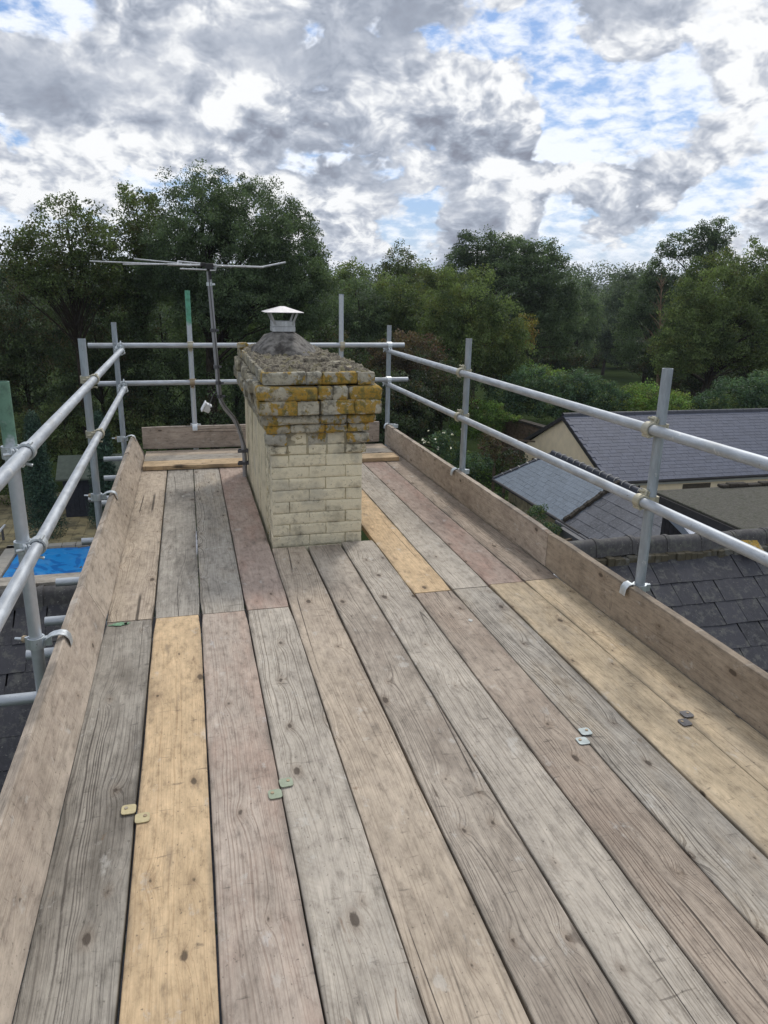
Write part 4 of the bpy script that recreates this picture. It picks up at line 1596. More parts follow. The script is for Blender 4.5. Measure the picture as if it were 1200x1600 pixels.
M_MAST = steel('weathered_mast', (.34, .34, .35), .5, .6, .4)
mb = MB()
pts = [ay(383, 745), ay(382, 712), ay(379, 690), ay(374, 670), ay(364, 652), ay(352, 638), ay(346, 628), ay(343, 615), ay(341, 595)]
mb.tube(pts, .0195, 14)
apart(mb, 'cranked_pole', M_MAST)
mb = MB()
mb.tube([ay(342, 612), ay(326, 424)], .0185, 14)
apart(mb, 'mast', M_MAST)
for (px, py) in ((327, 444), (333, 516), (338, 573), (341, 598), (343, 619)):
    mb = MB()
    c = ay(px, py)
    mb.tube([c - Vector((0, 0, .014)), c + Vector((0, 0, .014))], .0235, 12)
    mb.box(c.x + .018, c.x + .045, c.y - .02, c.y - .008, c.z - .008, c.z + .008)
    apart(mb, 'strap', M_BLACKSTEEL if py > 470 else M_ZINC)
for (px, py) in ((382, 704), (382, 723)):
    mb = MB()
    c = ay(px, py)
    mb.box(c.x - .060, CX0 + .01, c.y - .034, c.y - .024, c.z - .012, c.z + .012)
    mb.box(c.x - .050, CX0 + .01, c.y + .022, c.y + .03, c.z - .012, c.z + .012)
    mb.tube([(c.x - .045, c.y - .05, c.z), (c.x - .045, c.y + .04, c.z)], .006, 8)
    mb.tube([(c.x + .045, c.y - .05, c.z), (c.x + .045, c.y + .04, c.z)], .006, 8)
    apart(mb, 'wall_bracket', M_BLACKSTEEL, False)
mb = MB()
mb.tube([ay(300, 414, AY), ay(412, 417.5, AY)], .0085, 10)
mb.tube([ay(262, 413.5, AY), ay(300, 414, AY)], .0098, 10)
apart(mb, 'boom', M_ALU)
rods = [((140, 408, AY - .05), (300, 414.5, AY - .02), .0052), ((209, 404.5, AY + .1), (284, 411.5, AY + .02), .0054), ((192, 413, AY - .1), (262, 413, AY - .02), .005), ((406, 418, AY), (446, 410, AY + .1), .0078)]
for a, b_, r_ in rods:
    mb = MB()
    mb.tube([ay(a[0], a[1], a[2]), ay(b_[0], b_[1], b_[2])], r_, 8)
    apart(mb, 'element', M_ALU)
mb = MB()
lp = [ay(316, 412, AY + .03), ay(278, 408, AY + .03), ay(277, 418.5, AY - .03)]
mb.tube(lp[:2], .006, 8)
mb.tube([lp[1], ay(277.5, 414, AY + .0)], .006, 8)
mb.tube([ay(281, 420, AY - .05), ay(323, 421.5, AY - .05)], .006, 8)
mb.tube([ay(328, 422.5, AY - .05), ay(337, 422.5, AY - .05), ay(337.6, 414, AY - .05), ay(333, 413, AY - .05)], .006, 8)
apart(mb, 'folded_dipole', M_ALU)
mb = MB()
c = ay(327, 416)
mb.box(c.x - .032, c.x + .032, c.y - .05, c.y + .02, c.z - .028, c.z + .022, .006)
mb.box(c.x - .070, c.x - .028, c.y - .03, c.y + .0, c.z - .005, c.z + .026, .005)
mb.box(c.x - .012, c.x + .014, c.y - .03, c.y + .03, c.z - .1, c.z - .02, .004)
apart(mb, 'junction_box', M_BLACK, False)
mb = MB()
mb.tube([ay(326, 430, AY - .03), ay(331, 480, AY - .03), ay(339, 560, AY - .03), ay(343, 622, AY - .03), ay(350, 634, AY - .04), ay(368, 655, AY - .035), ay(380, 688, AY - .03), ay(387, 706, AY - .04), ay(389, 726, AY - .04)], .0042, 6)
apart(mb, 'aerial_cable', M_CABLE)
# white box hanging by a cable
wb = empty('junction_box', tuple(ay(324, 637)), (.3, .45, .2))
tag(wb, 'small white plastic box hanging left of the aerial\'s bent pole', 'junction box')
mb = MB()
mb.box(-.026, .028, -.026, .026, -.036, .036, .006)
mb.obj('case', M_WHITEP, wb)
mb = MB()
mb.box(-.040, -.027, -.030, .030, -.046, .044, .004)
mb.obj('bracket', M_WHITEP, wb)
mb = MB()
mb.tube([(.022, -.026, .016), (.028, -.036, .024)], .010, 10)
mb.obj('gland', M_BLACK, wb)
mb = MB()
p0 = Vector(wb.location)
mb.tube([p0 + Vector((.02, 0, .03)), p0 + Vector((.05, .0, .10)), ay(340, 612) + Vector((-.012, 0, .0))], .004, 6)
o = mb.obj('cable', M_CABLE, wb, smooth=True)
bpy.context.view_layer.update()
o.matrix_parent_inverse = wb.matrix_world.inverted()

# ================================================================== NEIGHBOURING BUILDINGS
def slate_plane(parent, name, origin, along, down, n_along, n_rows, w, exp_, th, mat, single, stagger=.5, lo=None, jitter=.004, keep=None):
    """slates on a plane: origin at the top edge, unit vectors along and down the slope"""
    along, down = Vector(along).normalized(), Vector(down).normalized()
    nrm = along.cross(down)
    if nrm.z < 0:
        nrm = -nrm
    L = exp_ * 1.22
    tilt = .03
    dn = (down + nrm * tilt).normalized()
    me = mesh([tuple(v) for v in ((along * (-w / 2)), (along * (w / 2)), (along * (w / 2) + dn * L), (along * (-w / 2) + dn * L))] +
              [tuple(v) for v in ((along * (-w / 2)) - nrm * th, (along * (w / 2)) - nrm * th, (along * (w / 2) + dn * L) - nrm * th, (along * (-w / 2) + dn * L) - nrm * th)],
              [(0, 1, 2, 3), (4, 7, 6, 5), (0, 4, 5, 1), (2, 6, 7, 3), (0, 3, 7, 4), (1, 5, 6, 2)])
    me.materials.append(mat)
    acc = MB()
    for r_ in range(n_rows):
        off = stagger * w if r_ % 2 else 0
        for i in range(n_along):
            p = Vector(origin) + along * (i * (w + .006) + off + w / 2) + down * (r_ * exp_) + nrm * (.012 + random.uniform(0, .004)) + along * random.uniform(-jitter, jitter)
            if keep and not keep(i * (w + .006) + off + w / 2, r_ * exp_):
                continue
            if single:
                o = bpy.data.objects.new('slate', me)
                COL.objects.link(o)
                o.parent = parent
                o.location = p - Vector(parent.location)
                o.rotation_euler = (random.uniform(-.006, .006), random.uniform(-.006, .006), random.uniform(-.004, .004))
            else:
                acc.add([Vector(v.co) + p - Vector(parent.location) for v in me.vertices], [tuple(q.vertices) for q in me.polygons])
    if not single:
        o = link(name, mesh(acc.v, acc.f), mat, parent)
        o['kind'] = 'stuff'
        return o


def part(mb, name, mat, parent, smooth=False):
    o = mb.obj(name, mat, smooth=smooth)
    o.parent = parent
    o.matrix_parent_inverse = Matrix.Translation(-Vector(parent.location))
    return o


# ---- C: cream bungalow with big blue-grey slate roof
C = empty('bungalow', (23, 30, GZ))
tag(C, 'cream rendered bungalow with large blue-grey slate roof at the right', 'house')
CXa, CXb, CYa, CYb, CYr = 16.6, 33.0, 25.8, 34.4, 30.1
CZe, CZr = -5.75, -3.68
mb = MB()
mb.box(CXa + .12, CXb, CYa + .14, CYb - .35, GZ, CZe - .1)
mb.prism([(CYa + .14, CZe - .1), (CYb - .35, CZe - .1), (CYr, CZr - .12)], CXa + .12, CXa + .4, 'x')
part(mb, 'wall', M_RENDERW, C)
mb = MB()
for ye in (CYa, CYb):
    mb.add([(CXa, CYr, CZr), (CXb, CYr, CZr), (CXb, ye, CZe), (CXa, ye, CZe), (CXa, CYr, CZr - .14), (CXb, CYr, CZr - .14), (CXb, ye, CZe - .14), (CXa, ye, CZe - .14)],
           [(0, 1, 2, 3), (4, 7, 6, 5), (0, 3, 7, 4), (1, 5, 6, 2), (2, 6, 7, 3)])
part(mb, 'roof', M_SLATE_N, C)
dn = Vector((0, CYa - CYr, CZe - CZr))
nr = 20
slate_plane(C, 'slate_field', (CXa, CYr, CZr), (1, 0, 0), dn, 53, nr, .30, dn.length / nr, .012, M_SLATE_N, False)
rme = ridge_tile(.46, .10, .02)
rme.materials.append(M_RIDGE_N)
x = CXa
while x < CXb - .3:
    o = bpy.data.objects.new('ridge_tile', rme)
    COL.objects.link(o)
    o.parent = C
    o.location = Vector((x, CYr, CZr + .03)) - Vector(C.location)
    x += .47
mb = MB()
mb.box(CXa + .1, CXb, CYa - .10, CYa + .01, CZe - .12, CZe - .03, .01)
part(mb, 'gutter', M_FASCIA, C)
mb = MB()
mb.box(CXa + .1, CXb, CYa + .02, CYa + .06, CZe - .24, CZe - .125)
part(mb, 'fascia', M_GUTTER, C)
for s in (CYa, CYb):
    mb = MB()
    mb.add([(CXa - .02, CYr, CZr - .02), (CXa - .02, s, CZe - .02), (CXa - .02, s, CZe - .2), (CXa - .02, CYr, CZr - .2),
            (CXa + .03, CYr, CZr - .02), (CXa + .03, s, CZe - .02), (CXa + .03, s, CZe - .2), (CXa + .03, CYr, CZr - .2)],
           [(0, 1, 2, 3), (4, 7, 6, 5), (0, 4, 5, 1), (3, 2, 6, 7), (1, 5, 6, 2)])
    part(mb, 'bargeboard', M_FASCIA, C)
# doorway panel, downpipe and windows along the front wall
wy = CYa + .14


def window(x0, x1, z0, z1, y, parent, frame=M_GUTTER, bars=1):
    mb = MB()
    t_ = .06
    mb.box(x0, x1, y - .05, y - .002, z0, z0 + t_)
    mb.box(x0, x1, y - .05, y - .002, z1 - t_, z1)
    mb.box(x0, x0 + t_, y - .05, y - .002, z0 + t_, z1 - t_)
    mb.box(x1 - t_, x1, y - .05, y - .002, z0 + t_, z1 - t_)
    for i in range(bars):
        xm = x0 + (x1 - x0) * (i + 1) / (bars + 1)
        mb.box(xm - .03, xm + .03, y - .05, y - .002, z0 + t_, z1 - t_)
    fr = part(mb, 'window', frame, parent)
    mb = MB()
    mb.box(x0 + t_, x1 - t_, y - .02, y - .004, z0 + t_, z1 - t_)
    g = mb.obj('pane', M_GLASS)
    g.parent = fr
    g.matrix_parent_inverse = Matrix.Translation(-Vector(parent.location))
    return fr


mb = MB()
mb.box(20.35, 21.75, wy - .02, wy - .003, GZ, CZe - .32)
part(mb, 'doorway', plain('shadowed_doorway', alb(88, 80, 68), .9), C)  # flat panel, no recess; the doorway's shade is painted as its dark colour
for x0 in (23.55, 24.35, 25.5, 26.3):
    window(x0, x0 + .7, CZe - 1.55, CZe - .42, wy, C, bars=1)
mb = MB()
mb.tube([(18.15, wy - .07, CZe - .2), (18.15, wy - .07, GZ)], .04, 8)
part(mb, 'downpipe', M_GUTTERDK, C)

# ---- B: low annexe with pale slate roof, ridge along Y
B = empty('annexe', (14, 22, GZ))
tag(B, 'low annexe with pale shiny slate roof in front of the bungalow', 'outbuilding')
BXe, BZe, BXr, BZr = 12.05, -5.72, 14.0, -4.47
BY0, BYm, BY1 = 15.6, 21.1, 27.05
kx = (BXr - BXe)
kz = (BZr - BZe)
mb = MB()
mb.box(BXe + .25, BXr + 1.7, BY0 + .2, BY1 - .9, GZ, BZe - .05)
part(mb, 'wall', plain('stained_cream_wall', alb(150, 140, 116), .95, 0, .3, 4, .2, .3, var2=alb(96, 92, 74)), B)
mb = MB()
# the far verge is raked: ridge ends nearer than the eave
ridge_end = 25.9
for xe in (BXe, 2 * BXr - BXe):
    mb.add([(BXr, BY0, BZr), (BXr, ridge_end, BZr), (xe, BY1 if xe == BXe else ridge_end, BZe), (xe, BY0, BZe),
            (BXr, BY0, BZr - .12), (BXr, ridge_end, BZr - .12), (xe, BY1 if xe == BXe else ridge_end, BZe - .12), (xe, BY0, BZe - .12)],
           [(0, 1, 2, 3), (4, 7, 6, 5), (0, 3, 7, 4), (1, 5, 6, 2), (2, 6, 7, 3)])
mb.add([(BXe + .3, BY1 - .5, BZe - .1), (BXr, ridge_end - .02, BZr - .1), (2 * BXr - BXe - .3, ridge_end - .02, BZe - .1)], [(0, 1, 2)])
part(mb, 'roof', M_SLATE_L, B)
dnB = Vector((BXe - BXr, 0, BZe - BZr))
LB = dnB.length
nrB = 12
slate_plane(B, 'slate_field', (BXr, BYm, BZr), (0, 1, 0), dnB, 19, nrB, .30, LB / nrB, .012, M_SLATE_L, True,
            keep=lambda a, d: a + BYm < ridge_end + (BY1 - ridge_end) * d / LB)
slate_plane(B, 'old_slate_field', (BXr, BY0 + .6, BZr + .0), (0, 1, 0), dnB, 11, 6, .42, LB / 6, .015, M_SLATE_OLD, True, keep=lambda a, d: a < BYm - BY0 - .8, jitter=.01)
o = slate_plane(B, 'slate_field', (BXr, BY0, BZr), (0, 1, 0), Vector((BXr - BXe, 0, BZe - BZr)), 33, nrB, .30, LB / nrB, .012, M_SLATE_L, False)
rmeB = ridge_tile(.46, .09, .02)
rmeB.materials.append(M_RIDGE_N)
y = BY0
while y < ridge_end - .3:
    o = bpy.data.objects.new('ridge_tile', rmeB)
    COL.objects.link(o)
    o.parent = B
    o.location = Vector((BXr, y, BZr + .035)) - Vector(B.location)
    o.rotation_euler = (0, 0, math.pi / 2)
    mb = MB()
    mb.tube([(-.13 + .0, 0, 0)] + [(.125 * math.cos(math.pi - math.pi * i / 6), 0, .115 * math.sin(math.pi * i / 6)) for i in range(7)], .012, 6)
    me_c = mb.mesh()
    if y == BY0:
        clipme = me_c
        clipme.materials.append(M_GUTTER)
    oc = bpy.data.objects.new('ridge_union', clipme)
    COL.objects.link(oc)
    oc.parent = B
    oc.location = Vector((BXr, y, BZr + .03)) - Vector(B.location)
    y += .47
# mossy raised verge between pale and old slates
mb = MB()
u = 0
n = 22
for i in range(n):
    a0, a1 = i / n, (i + 1) / n
    xa, za = BXe + kx * a0 - .05, BZe + kz * a0
    xb, zb_ = BXe + kx * a1 - .05, BZe + kz * a1
    t_ = .11 + random.uniform(-.03, .03)
    yy = random.uniform(-.03, .03)
    mb.add([(xa, BYm - .18 + yy, za), (xb, BYm - .18 + yy, zb_), (xb, BYm + .02, zb_), (xa, BYm + .02, za),
            (xa, BYm - .16 + yy, za + t_), (xb, BYm - .16 + yy, zb_ + t_), (xb, BYm + .0, zb_ + t_), (xa, BYm + .0, za + t_)],
           [(0, 3, 2, 1), (4, 5, 6, 7), (0, 1, 5, 4), (2, 3, 7, 6), (1, 2, 6, 5), (3, 0, 4, 7)])
part(mb, 'mossy_verge', M_CRUMB, B)
mb = MB()
mb.tube([(BXe - .07, BY1 + .05, BZe - .06), (BXe - .07, BYm - 1.2, BZe - .06)], .06, 10)
part(mb, 'gutter', M_FASCIA, B, True)
mb = MB()
mb.tube([(BXe - .12, BYm + .3, BZe - .12), (BXe - .06, BY0 + .3, BZe - .12)], .075, 8)
mb.box(BXe - .35, BXe - .15, BY0 + .2, BYm - .3, BZe - .35, BZe - .1, .01)
part(mb, 'old_gutter', M_GUTTERDK, B, True)
mb = MB()
mb.box(BXe + .05, BXe + .24, BYm - 4.5, BYm - .2, BZe - .5, BZe - .14)
part(mb, 'eaves_board', plain('cream_board', alb(176, 166, 130), .8), B)
# verge clips on the far edge
mb = MB()
mb.add([(BXe - .06, BY1 - .03, BZe - .02), (BXr, ridge_end - .05, BZr - .02), (BXr, ridge_end + .08, BZr - .02), (BXe - .06, BY1 + .10, BZe - .02),
        (BXe - .06, BY1 - .03, BZe + .05), (BXr, ridge_end - .05, BZr + .05), (BXr, ridge_end + .08, BZr + .05), (BXe - .06, BY1 + .10, BZe + .05)],
       [(0, 3, 2, 1), (4, 5, 6, 7), (0, 1, 5, 4), (2, 3, 7, 6), (1, 2, 6, 5), (3, 0, 4, 7)])
part(mb, 'verge_trim', M_RIDGE_N, B)
for i in range(1, 7):
    a = i / 7
    mb = MB()
    xx_, yy_, zz_ = BXe + kx * a, BY1 + (ridge_end - BY1) * a, BZe + kz * a
    mb.box(xx_ - .02, xx_ + .02, yy_ - .06, yy_ + .12, zz_ + .03, zz_ + .075)
    part(mb, 'verge_union', M_GUTTER, B)

# ---- D: flat-roofed block
Dd = empty('flat_roofed_extension', (14, 13.5, GZ))
tag(Dd, 'flat-roofed block with grey felt roof and dark fascia beyond the ridge tiles', 'outbuilding')
DX0, DX1, DY0, DY1, DZ = 11.0, 19.5, 10.6, 15.1, -3.0
mb = MB()
mb.box(DX0, DX1, DY0, DY1, DZ - .05, DZ, .01)
part(mb, 'felt_roof', M_FELT, Dd)
mb = MB()
mb.box(DX0 - .04, DX1, DY0 - .03, DY1 + .03, DZ - .26, DZ - .055)
part(mb, 'fascia', M_FASCIA, Dd)
mb = MB()
mb.box(DX0 + .3, DX1 - .2, DY0 + .2, DY1 - .2, GZ, DZ - .27)
part(mb, 'wall', M_DARKBOARD, Dd)
for i in range(26):
    mb = MB()
    yy = DY0 + .2 + i * .16
    mb.box(DX0 + .27, DX0 + .298 + .001 * (i % 2), yy, yy + .15, DZ - 2.6, DZ - .62)
    part(mb, 'board', M_DARKBOARD, Dd)
mb = MB()
mb.add([(DX0 - .02, DY1 - .9, DZ - .28), (DX0 - .02, DY0, DZ - .28), (DX0 - 1.1, DY0 + .3, DZ - .66), (DX0 - .3, DY1 - 1.6, DZ - .36),
        (DX0 + .2, DY1 - .9, DZ - .40), (DX0 + .2, DY0, DZ - .40), (DX0 + .0, DY0, DZ - .70), (DX0 + .0, DY1 - .6, DZ - .5)],
       [(0, 1, 2, 3), (4, 7, 6, 5), (0, 4, 5, 1), (1, 5, 6, 2), (2, 6, 7, 3), (3, 7, 4, 0)])
part(mb, 'pale_flashing', M_LEAD, Dd)
mb = MB()
i = 0
xx = DX0 + 1.9
while xx < DX1:
    w_ = random.uniform(.2, .45)
    mb.box(xx, xx + w_, DY1 - .16, DY1 + .02 + random.uniform(0, .04), DZ, DZ + .06 + random.uniform(0, .05), .02)
    xx += w_
part(mb, 'mossy_kerb', M_CRUMB, Dd)

# ---- old garden wall and timber frame
GW = empty('garden_wall', (20.5, 41, GZ))
tag(GW, 'old brown brick garden wall with sloping coping behind the annexe', 'wall')
ca, cb = at(786, 652, 42), at(868, 676, 37)
dirv = Vector((cb.x - ca.x, cb.y - ca.y, 0))
Lw = dirv.length
dirv.normalize()
nv = Vector((-dirv.y, dirv.x, 0))
mb = MB()
pts0 = []
for s_ in (0, 1):
    o_ = nv * (.3 * s_)
    pts0 += [Vector((ca.x, ca.y, GZ)) + o_, Vector((cb.x, cb.y, GZ)) + o_, Vector((cb.x, cb.y, cb.z)) + o_, Vector((ca.x, ca.y, ca.z)) + o_]
mb.add(pts0, [(0, 1, 2, 3), (4, 7, 6, 5), (0, 4, 5, 1), (1, 5, 6, 2), (2, 6, 7, 3), (3, 7, 4, 0)])
part(mb, 'masonry', M_STONE, GW)
accm = MB()
for r_ in range(20):
    zz = GZ + .2 + r_ * .15
    s = (r_ % 2) * .2
    while s < Lw - .35:
        zt_ = ca.z + (cb.z - ca.z) * s / Lw
        if zz + .13 < zt_ - .05:
            q = ca + dirv * s
            a = Vector((q.x, q.y, zz)) - nv * .015
            b_ = a + dirv * .36
            accm.add([a, b_, b_ + Vector((0, 0, .125)), a + Vector((0, 0, .125)), a + nv * .02, b_ + nv * .02, b_ + nv * .02 + Vector((0, 0, .125)), a + nv * .02 + Vector((0, 0, .125))],
                     [(0, 1, 2, 3), (0, 4, 5, 1), (1, 5, 6, 2), (2, 6, 7, 3), (3, 7, 4, 0)])
        s += .39
o = part(accm, 'brick_face', M_STONE, GW)
o['kind'] = 'stuff'
n = 12
for i in range(n):
    mb = MB()
    a = ca + dirv * (Lw * i / n)
    b_ = ca + dirv * (Lw * (i + .95) / n)
    za = ca.z + (cb.z - ca.z) * i / n
    zb_ = ca.z + (cb.z - ca.z) * (i + .95) / n
    vv = []
    for s_ in (-.07, .37):
        vv += [Vector((a.x, a.y, za)) + nv * s_, Vector((b_.x, b_.y, zb_)) + nv * s_, Vector((b_.x, b_.y, zb_ + .12)) + nv * s_, Vector((a.x, a.y, za + .12)) + nv * s_]
    mb.add(vv, [(0, 1, 2, 3), (4, 7, 6, 5), (0, 4, 5, 1), (1, 5, 6, 2), (2, 6, 7, 3), (3, 7, 4, 0)])
    part(mb, 'coping_stone', M_CRUMB, GW)

PG = empty('pergola', (17.5, 36, GZ))
tag(PG, 'weathered timber frame with thin posts standing before the old brick wall', 'pergola')
for px in (772, 789, 818, 832):
    p = at(px, 735, 36)
    mb = MB()
    mb.box(p.x - .06, p.x + .06, p.y - .06, p.y + .06, GZ, -6.1)
    part(mb, 'post', M_OLDWOOD, PG)
for pa, pb_ in (((768, 684), (836, 690)), ((786, 700), (836, 705))):
    a, b_ = at(*pa, 36), at(*pb_, 35)
    mb = MB()
    mb.tube([a, b_], .06, 4)
    part(mb, 'beam', M_OLDWOOD, PG)

# rafters of a lean-to under repair between toe board and annexe
LT = empty('lean_to_frame', (10.8, 18.5, GZ))
tag(LT, 'open rafter frame of a lean-to beside the annexe\'s eave', 'lean-to')
for i, yy in enumerate((17.2, 18.1, 19.0, 19.9)):
    mb = MB()
    mb.add([], [])
    mb.tube([(BXe - .25, yy, BZe - .22), (BXe - 1.3, yy + .1, BZe - .42)], .06, 4)
    part(mb, 'rafter', M_OLDWOOD, LT)
mb = MB()
mb.tube([(BXe - 1.3, 16.9, BZe - .44), (BXe - 1.3, 20.2, BZe - .44)], .06, 4)
part(mb, 'beam', M_OLDWOOD, LT)
for yy in (17.0, 20.1):
    mb = MB()
    mb.box(BXe - 1.36, BXe - 1.24, yy - .06, yy + .06, GZ, BZe - .5)
    part(mb, 'post', M_OLDWOOD, LT)
mb = MB()
mb.box(BXe - 1.2, BXe - .3, 17.2, 19.8, GZ, BZe - 1.1)
part(mb, 'tank', plain('pale_tank', alb(120, 126, 110), .6), LT)

# ---- pool, paving, shed on the left
pool = empty('swimming_pool', (-6, 28, GZ))
tag(pool, 'swimming pool under a bright blue cover in the garden at the left', 'swimming pool')
PX0, PX1, PY0, PY1 = -7.0, -2.0, 23.5, 29.85
mb = MB()
nx, ny = 30, 34
v = [(PX0 + .1 + (PX1 - PX0 - .2) * i / nx, PY0 + .1 + (PY1 - PY0 - .2) * j / ny, GZ + .03 + mnoise.noise(Vector((i * .28, j * .28, 0))) * .03) for j in range(ny + 1) for i in range(nx + 1)]
mb.add(v, [(j * (nx + 1) + i, j * (nx + 1) + i + 1, (j + 1) * (nx + 1) + i + 1, (j + 1) * (nx + 1) + i) for j in range(ny) for i in range(nx)])
part(mb, 'pool_cover', M_POOL, pool, True)
for i in range(13):
    y = PY0 + i * .52
    mb = MB()
    mb.box(PX0 - .42, PX0 + .06, y, y + .50, GZ - .02, GZ + .12, .01)
    part(mb, 'coping_stone', M_COPING, pool)
for i in range(12):
    x = PX0 - .42 + i * .52
    mb = MB()
    mb.box(x, x + .50, PY1 - .02, PY1 + .32, GZ - .02, GZ + .12, .01)
    part(mb, 'coping_stone', M_COPING, pool)
patio = empty('patio', (-7, 32, GZ))
patio['kind'] = 'structure'
pm = MB()
pm.box(-.215, .215, -.215, .215, 0, .05, .006)
pme = pm.mesh()
pme.materials.append(M_PAVE)
mb = MB()
mb.box(-14, -1.5, 22.5, 38.5, GZ - .05, GZ + .012)
part(mb, 'patio_bed', M_MORTAR_DK, patio)
cnt = 0
for j in range(9):
    for i in range(26):
        x, y = -12.4 + i * .44, 30.42 + j * .44
        if cnt > 235 or x > -1.6:
            continue
        o = bpy.data.objects.new('paving_slab', pme)
        COL.objects.link(o)
        o.parent = patio
        o.location = Vector((x, y, GZ - .005 + random.uniform(-.003, .003))) - Vector(patio.location)
        cnt += 1
acc = MB()
for j in range(17):
    for i in range(9):
        x, y = -8.45 - .44 * i, 23 + j * .44
        acc.box(x - .215, x + .215, y - .215, y + .215, GZ + .014, GZ + .045)
for j in range(10):
    for i in range(26):
        x, y = -12.4 + i * .44, 34.38 + j * .44
        acc.box(x - .215, x + .215, y - .215, y + .215, GZ + .014, GZ + .045)
o = part(acc, 'distant_slabs', M_PAVE, patio)
o['kind'] = 'stuff'

# white pole handrail lying by the pool's left side
o = hollow_tube('pool_roller_pole', (-7.95, 26.2, GZ + .55), (-7.75, 31.6, GZ + .55), .05, M_WHITEP)
tag(o, 'pale roller pole beside the left edge of the pool', 'pole')
for s in (0.08, .92):
    q = Vector((-7.95, 26.2, 0)).lerp(Vector((-7.75, 31.6, 0)), s)
    mb = MB()
    mb.box(q.x - .04, q.x + .04, q.y - .04, q.y + .04, GZ + .05, GZ + .51)
    oo = mb.obj('leg', M_GUTTERDK, o)
    bpy.context.view_layer.update()
    oo.matrix_parent_inverse = o.matrix_world.inverted()

SX, SY = -5.05, 34.0
shed = empty('garden_shed', (SX, SY + 1, GZ))
tag(shed, 'dark grey garden shed with pale green-grey pitched roof between conifers', 'shed')
shz = -6.35
mb = MB()
mb.box(SX - .7, SX + 2.2, SY, SY + 2.2, GZ, shz - .15)
part(mb, 'wall', M_SHEDWALL, shed)
for i in range(14):
    mb = MB()
    mb.box(SX - .7 + i * .205, SX - .7 + i * .205 + .195, SY - .025, SY - .002, GZ + .05, shz - .2)
    part(mb, 'board', M_SHEDWALL, shed)
mb = MB()
mb.add([(SX - .95, SY - .25, shz - .35), (SX + 2.4, SY - .25, shz - .35), (SX + 2.4, SY + 1.1, shz + .45), (SX - .95, SY + 1.1, shz + .45),
        (SX - .95, SY - .25, shz - .27), (SX + 2.4, SY - .25, shz - .27), (SX + 2.4, SY + 1.1, shz + .53), (SX - .95, SY + 1.1, shz + .53)],
       [(0, 1, 2, 3), (4, 7, 6, 5), (0, 4, 5, 1), (1, 5, 6, 2), (2, 6, 7, 3), (3, 7, 4, 0)])
mb.add([(SX - .95, SY + 2.45, shz - .35), (SX + 2.4, SY + 2.45, shz - .35), (SX + 2.4, SY + 1.102, shz + .45), (SX - .95, SY + 1.102, shz + .45),
        (SX - .95, SY + 2.45, shz - .27), (SX + 2.4, SY + 2.45, shz - .27), (SX + 2.4, SY + 1.102, shz + .53), (SX - .95, SY + 1.102, shz + .53)],
       [(0, 3, 2, 1), (4, 7, 6, 5), (0, 4, 7, 3)][:2] + [(0, 1, 5, 4), (1, 2, 6, 5), (2, 3, 7, 6), (3, 0, 4, 7)])
part(mb, 'roof', M_SHEDROOF, shed)
mb = MB()
mb.prism([(SY + .0, shz - .16), (SY + 2.2, shz - .16), (SY + 1.1, shz + .42)], SX - .7, SX - .66, 'x')
part(mb, 'gable', M_SHEDWALL, shed)


# ================================================================== FOLIAGE
def leaves_mesh(centers, cl_r, per, leaf, tones, droop=0.0, aspect=.5, flat=.7, up_bias=.5):
    """centers Kx3 clump centres, cl_r K radii; builds per leaves per clump"""
    K = len(centers)
    N = K * per
    c = np.repeat(centers, per, 0)
    r_ = np.repeat(cl_r, per)[:, None]
    g = RNG.normal(size=(N, 3)) * .5
    ln = np.linalg.norm(g, axis=1, keepdims=True)
    g = g / np.maximum(ln, 1e-6) * np.minimum(ln, 1.0)
    g[:, 2] *= flat
    pos = c + g * r_
    if droop:
        pos[:, 2] -= droop * (g[:, 0] ** 2 + g[:, 1] ** 2) * r_[:, 0]
    nrm = RNG.normal(size=(N, 3)) + g * 1.0
    nrm[:, 2] += up_bias
    nrm /= np.linalg.norm(nrm, axis=1, keepdims=True)
    a = np.cross(nrm, RNG.normal(size=(N, 3)))
    a /= np.linalg.norm(a, axis=1, keepdims=True) + 1e-9
    if droop:
        a[:, 2] -= .6
        a /= np.linalg.norm(a, axis=1, keepdims=True)
    b = np.cross(nrm, a)
    s = (leaf * RNG.uniform(.6, 1.35, size=(N, 1)))
    v = np.empty((N, 4, 3))
    v[:, 0] = pos - a * s * .5
    v[:, 1] = pos + b * s * aspect * .5
    v[:, 2] = pos + a * s * .5
    v[:, 3] = pos - b * s * aspect * .5
    tone = np.repeat(tones, per, 0) + RNG.normal(size=(N, 2)) * .10
    return v.reshape(-1, 3), np.clip(np.repeat(tone, 4, 0), 0, 1)


def quads_to_mesh(v, tone):
    n = len(v) // 4
    me = bpy.data.meshes.new('leaves')
    me.vertices.add(len(v))
    me.vertices.foreach_set('co', v.astype(np.float32).ravel())
    me.loops.add(len(v))
    me.loops.foreach_set('vertex_index', np.arange(len(v), dtype=np.int32))
    me.polygons.add(n)
    me.polygons.foreach_set('loop_start', np.arange(0, len(v), 4, dtype=np.int32))
    me.update(calc_edges=True)
    at_ = me.attributes.new('tone', 'FLOAT_VECTOR', 'POINT')
    tt = np.zeros((len(v), 3), np.float32)
    tt[:, :2] = tone
    at_.data.foreach_set('vector', tt.ravel())
    return me


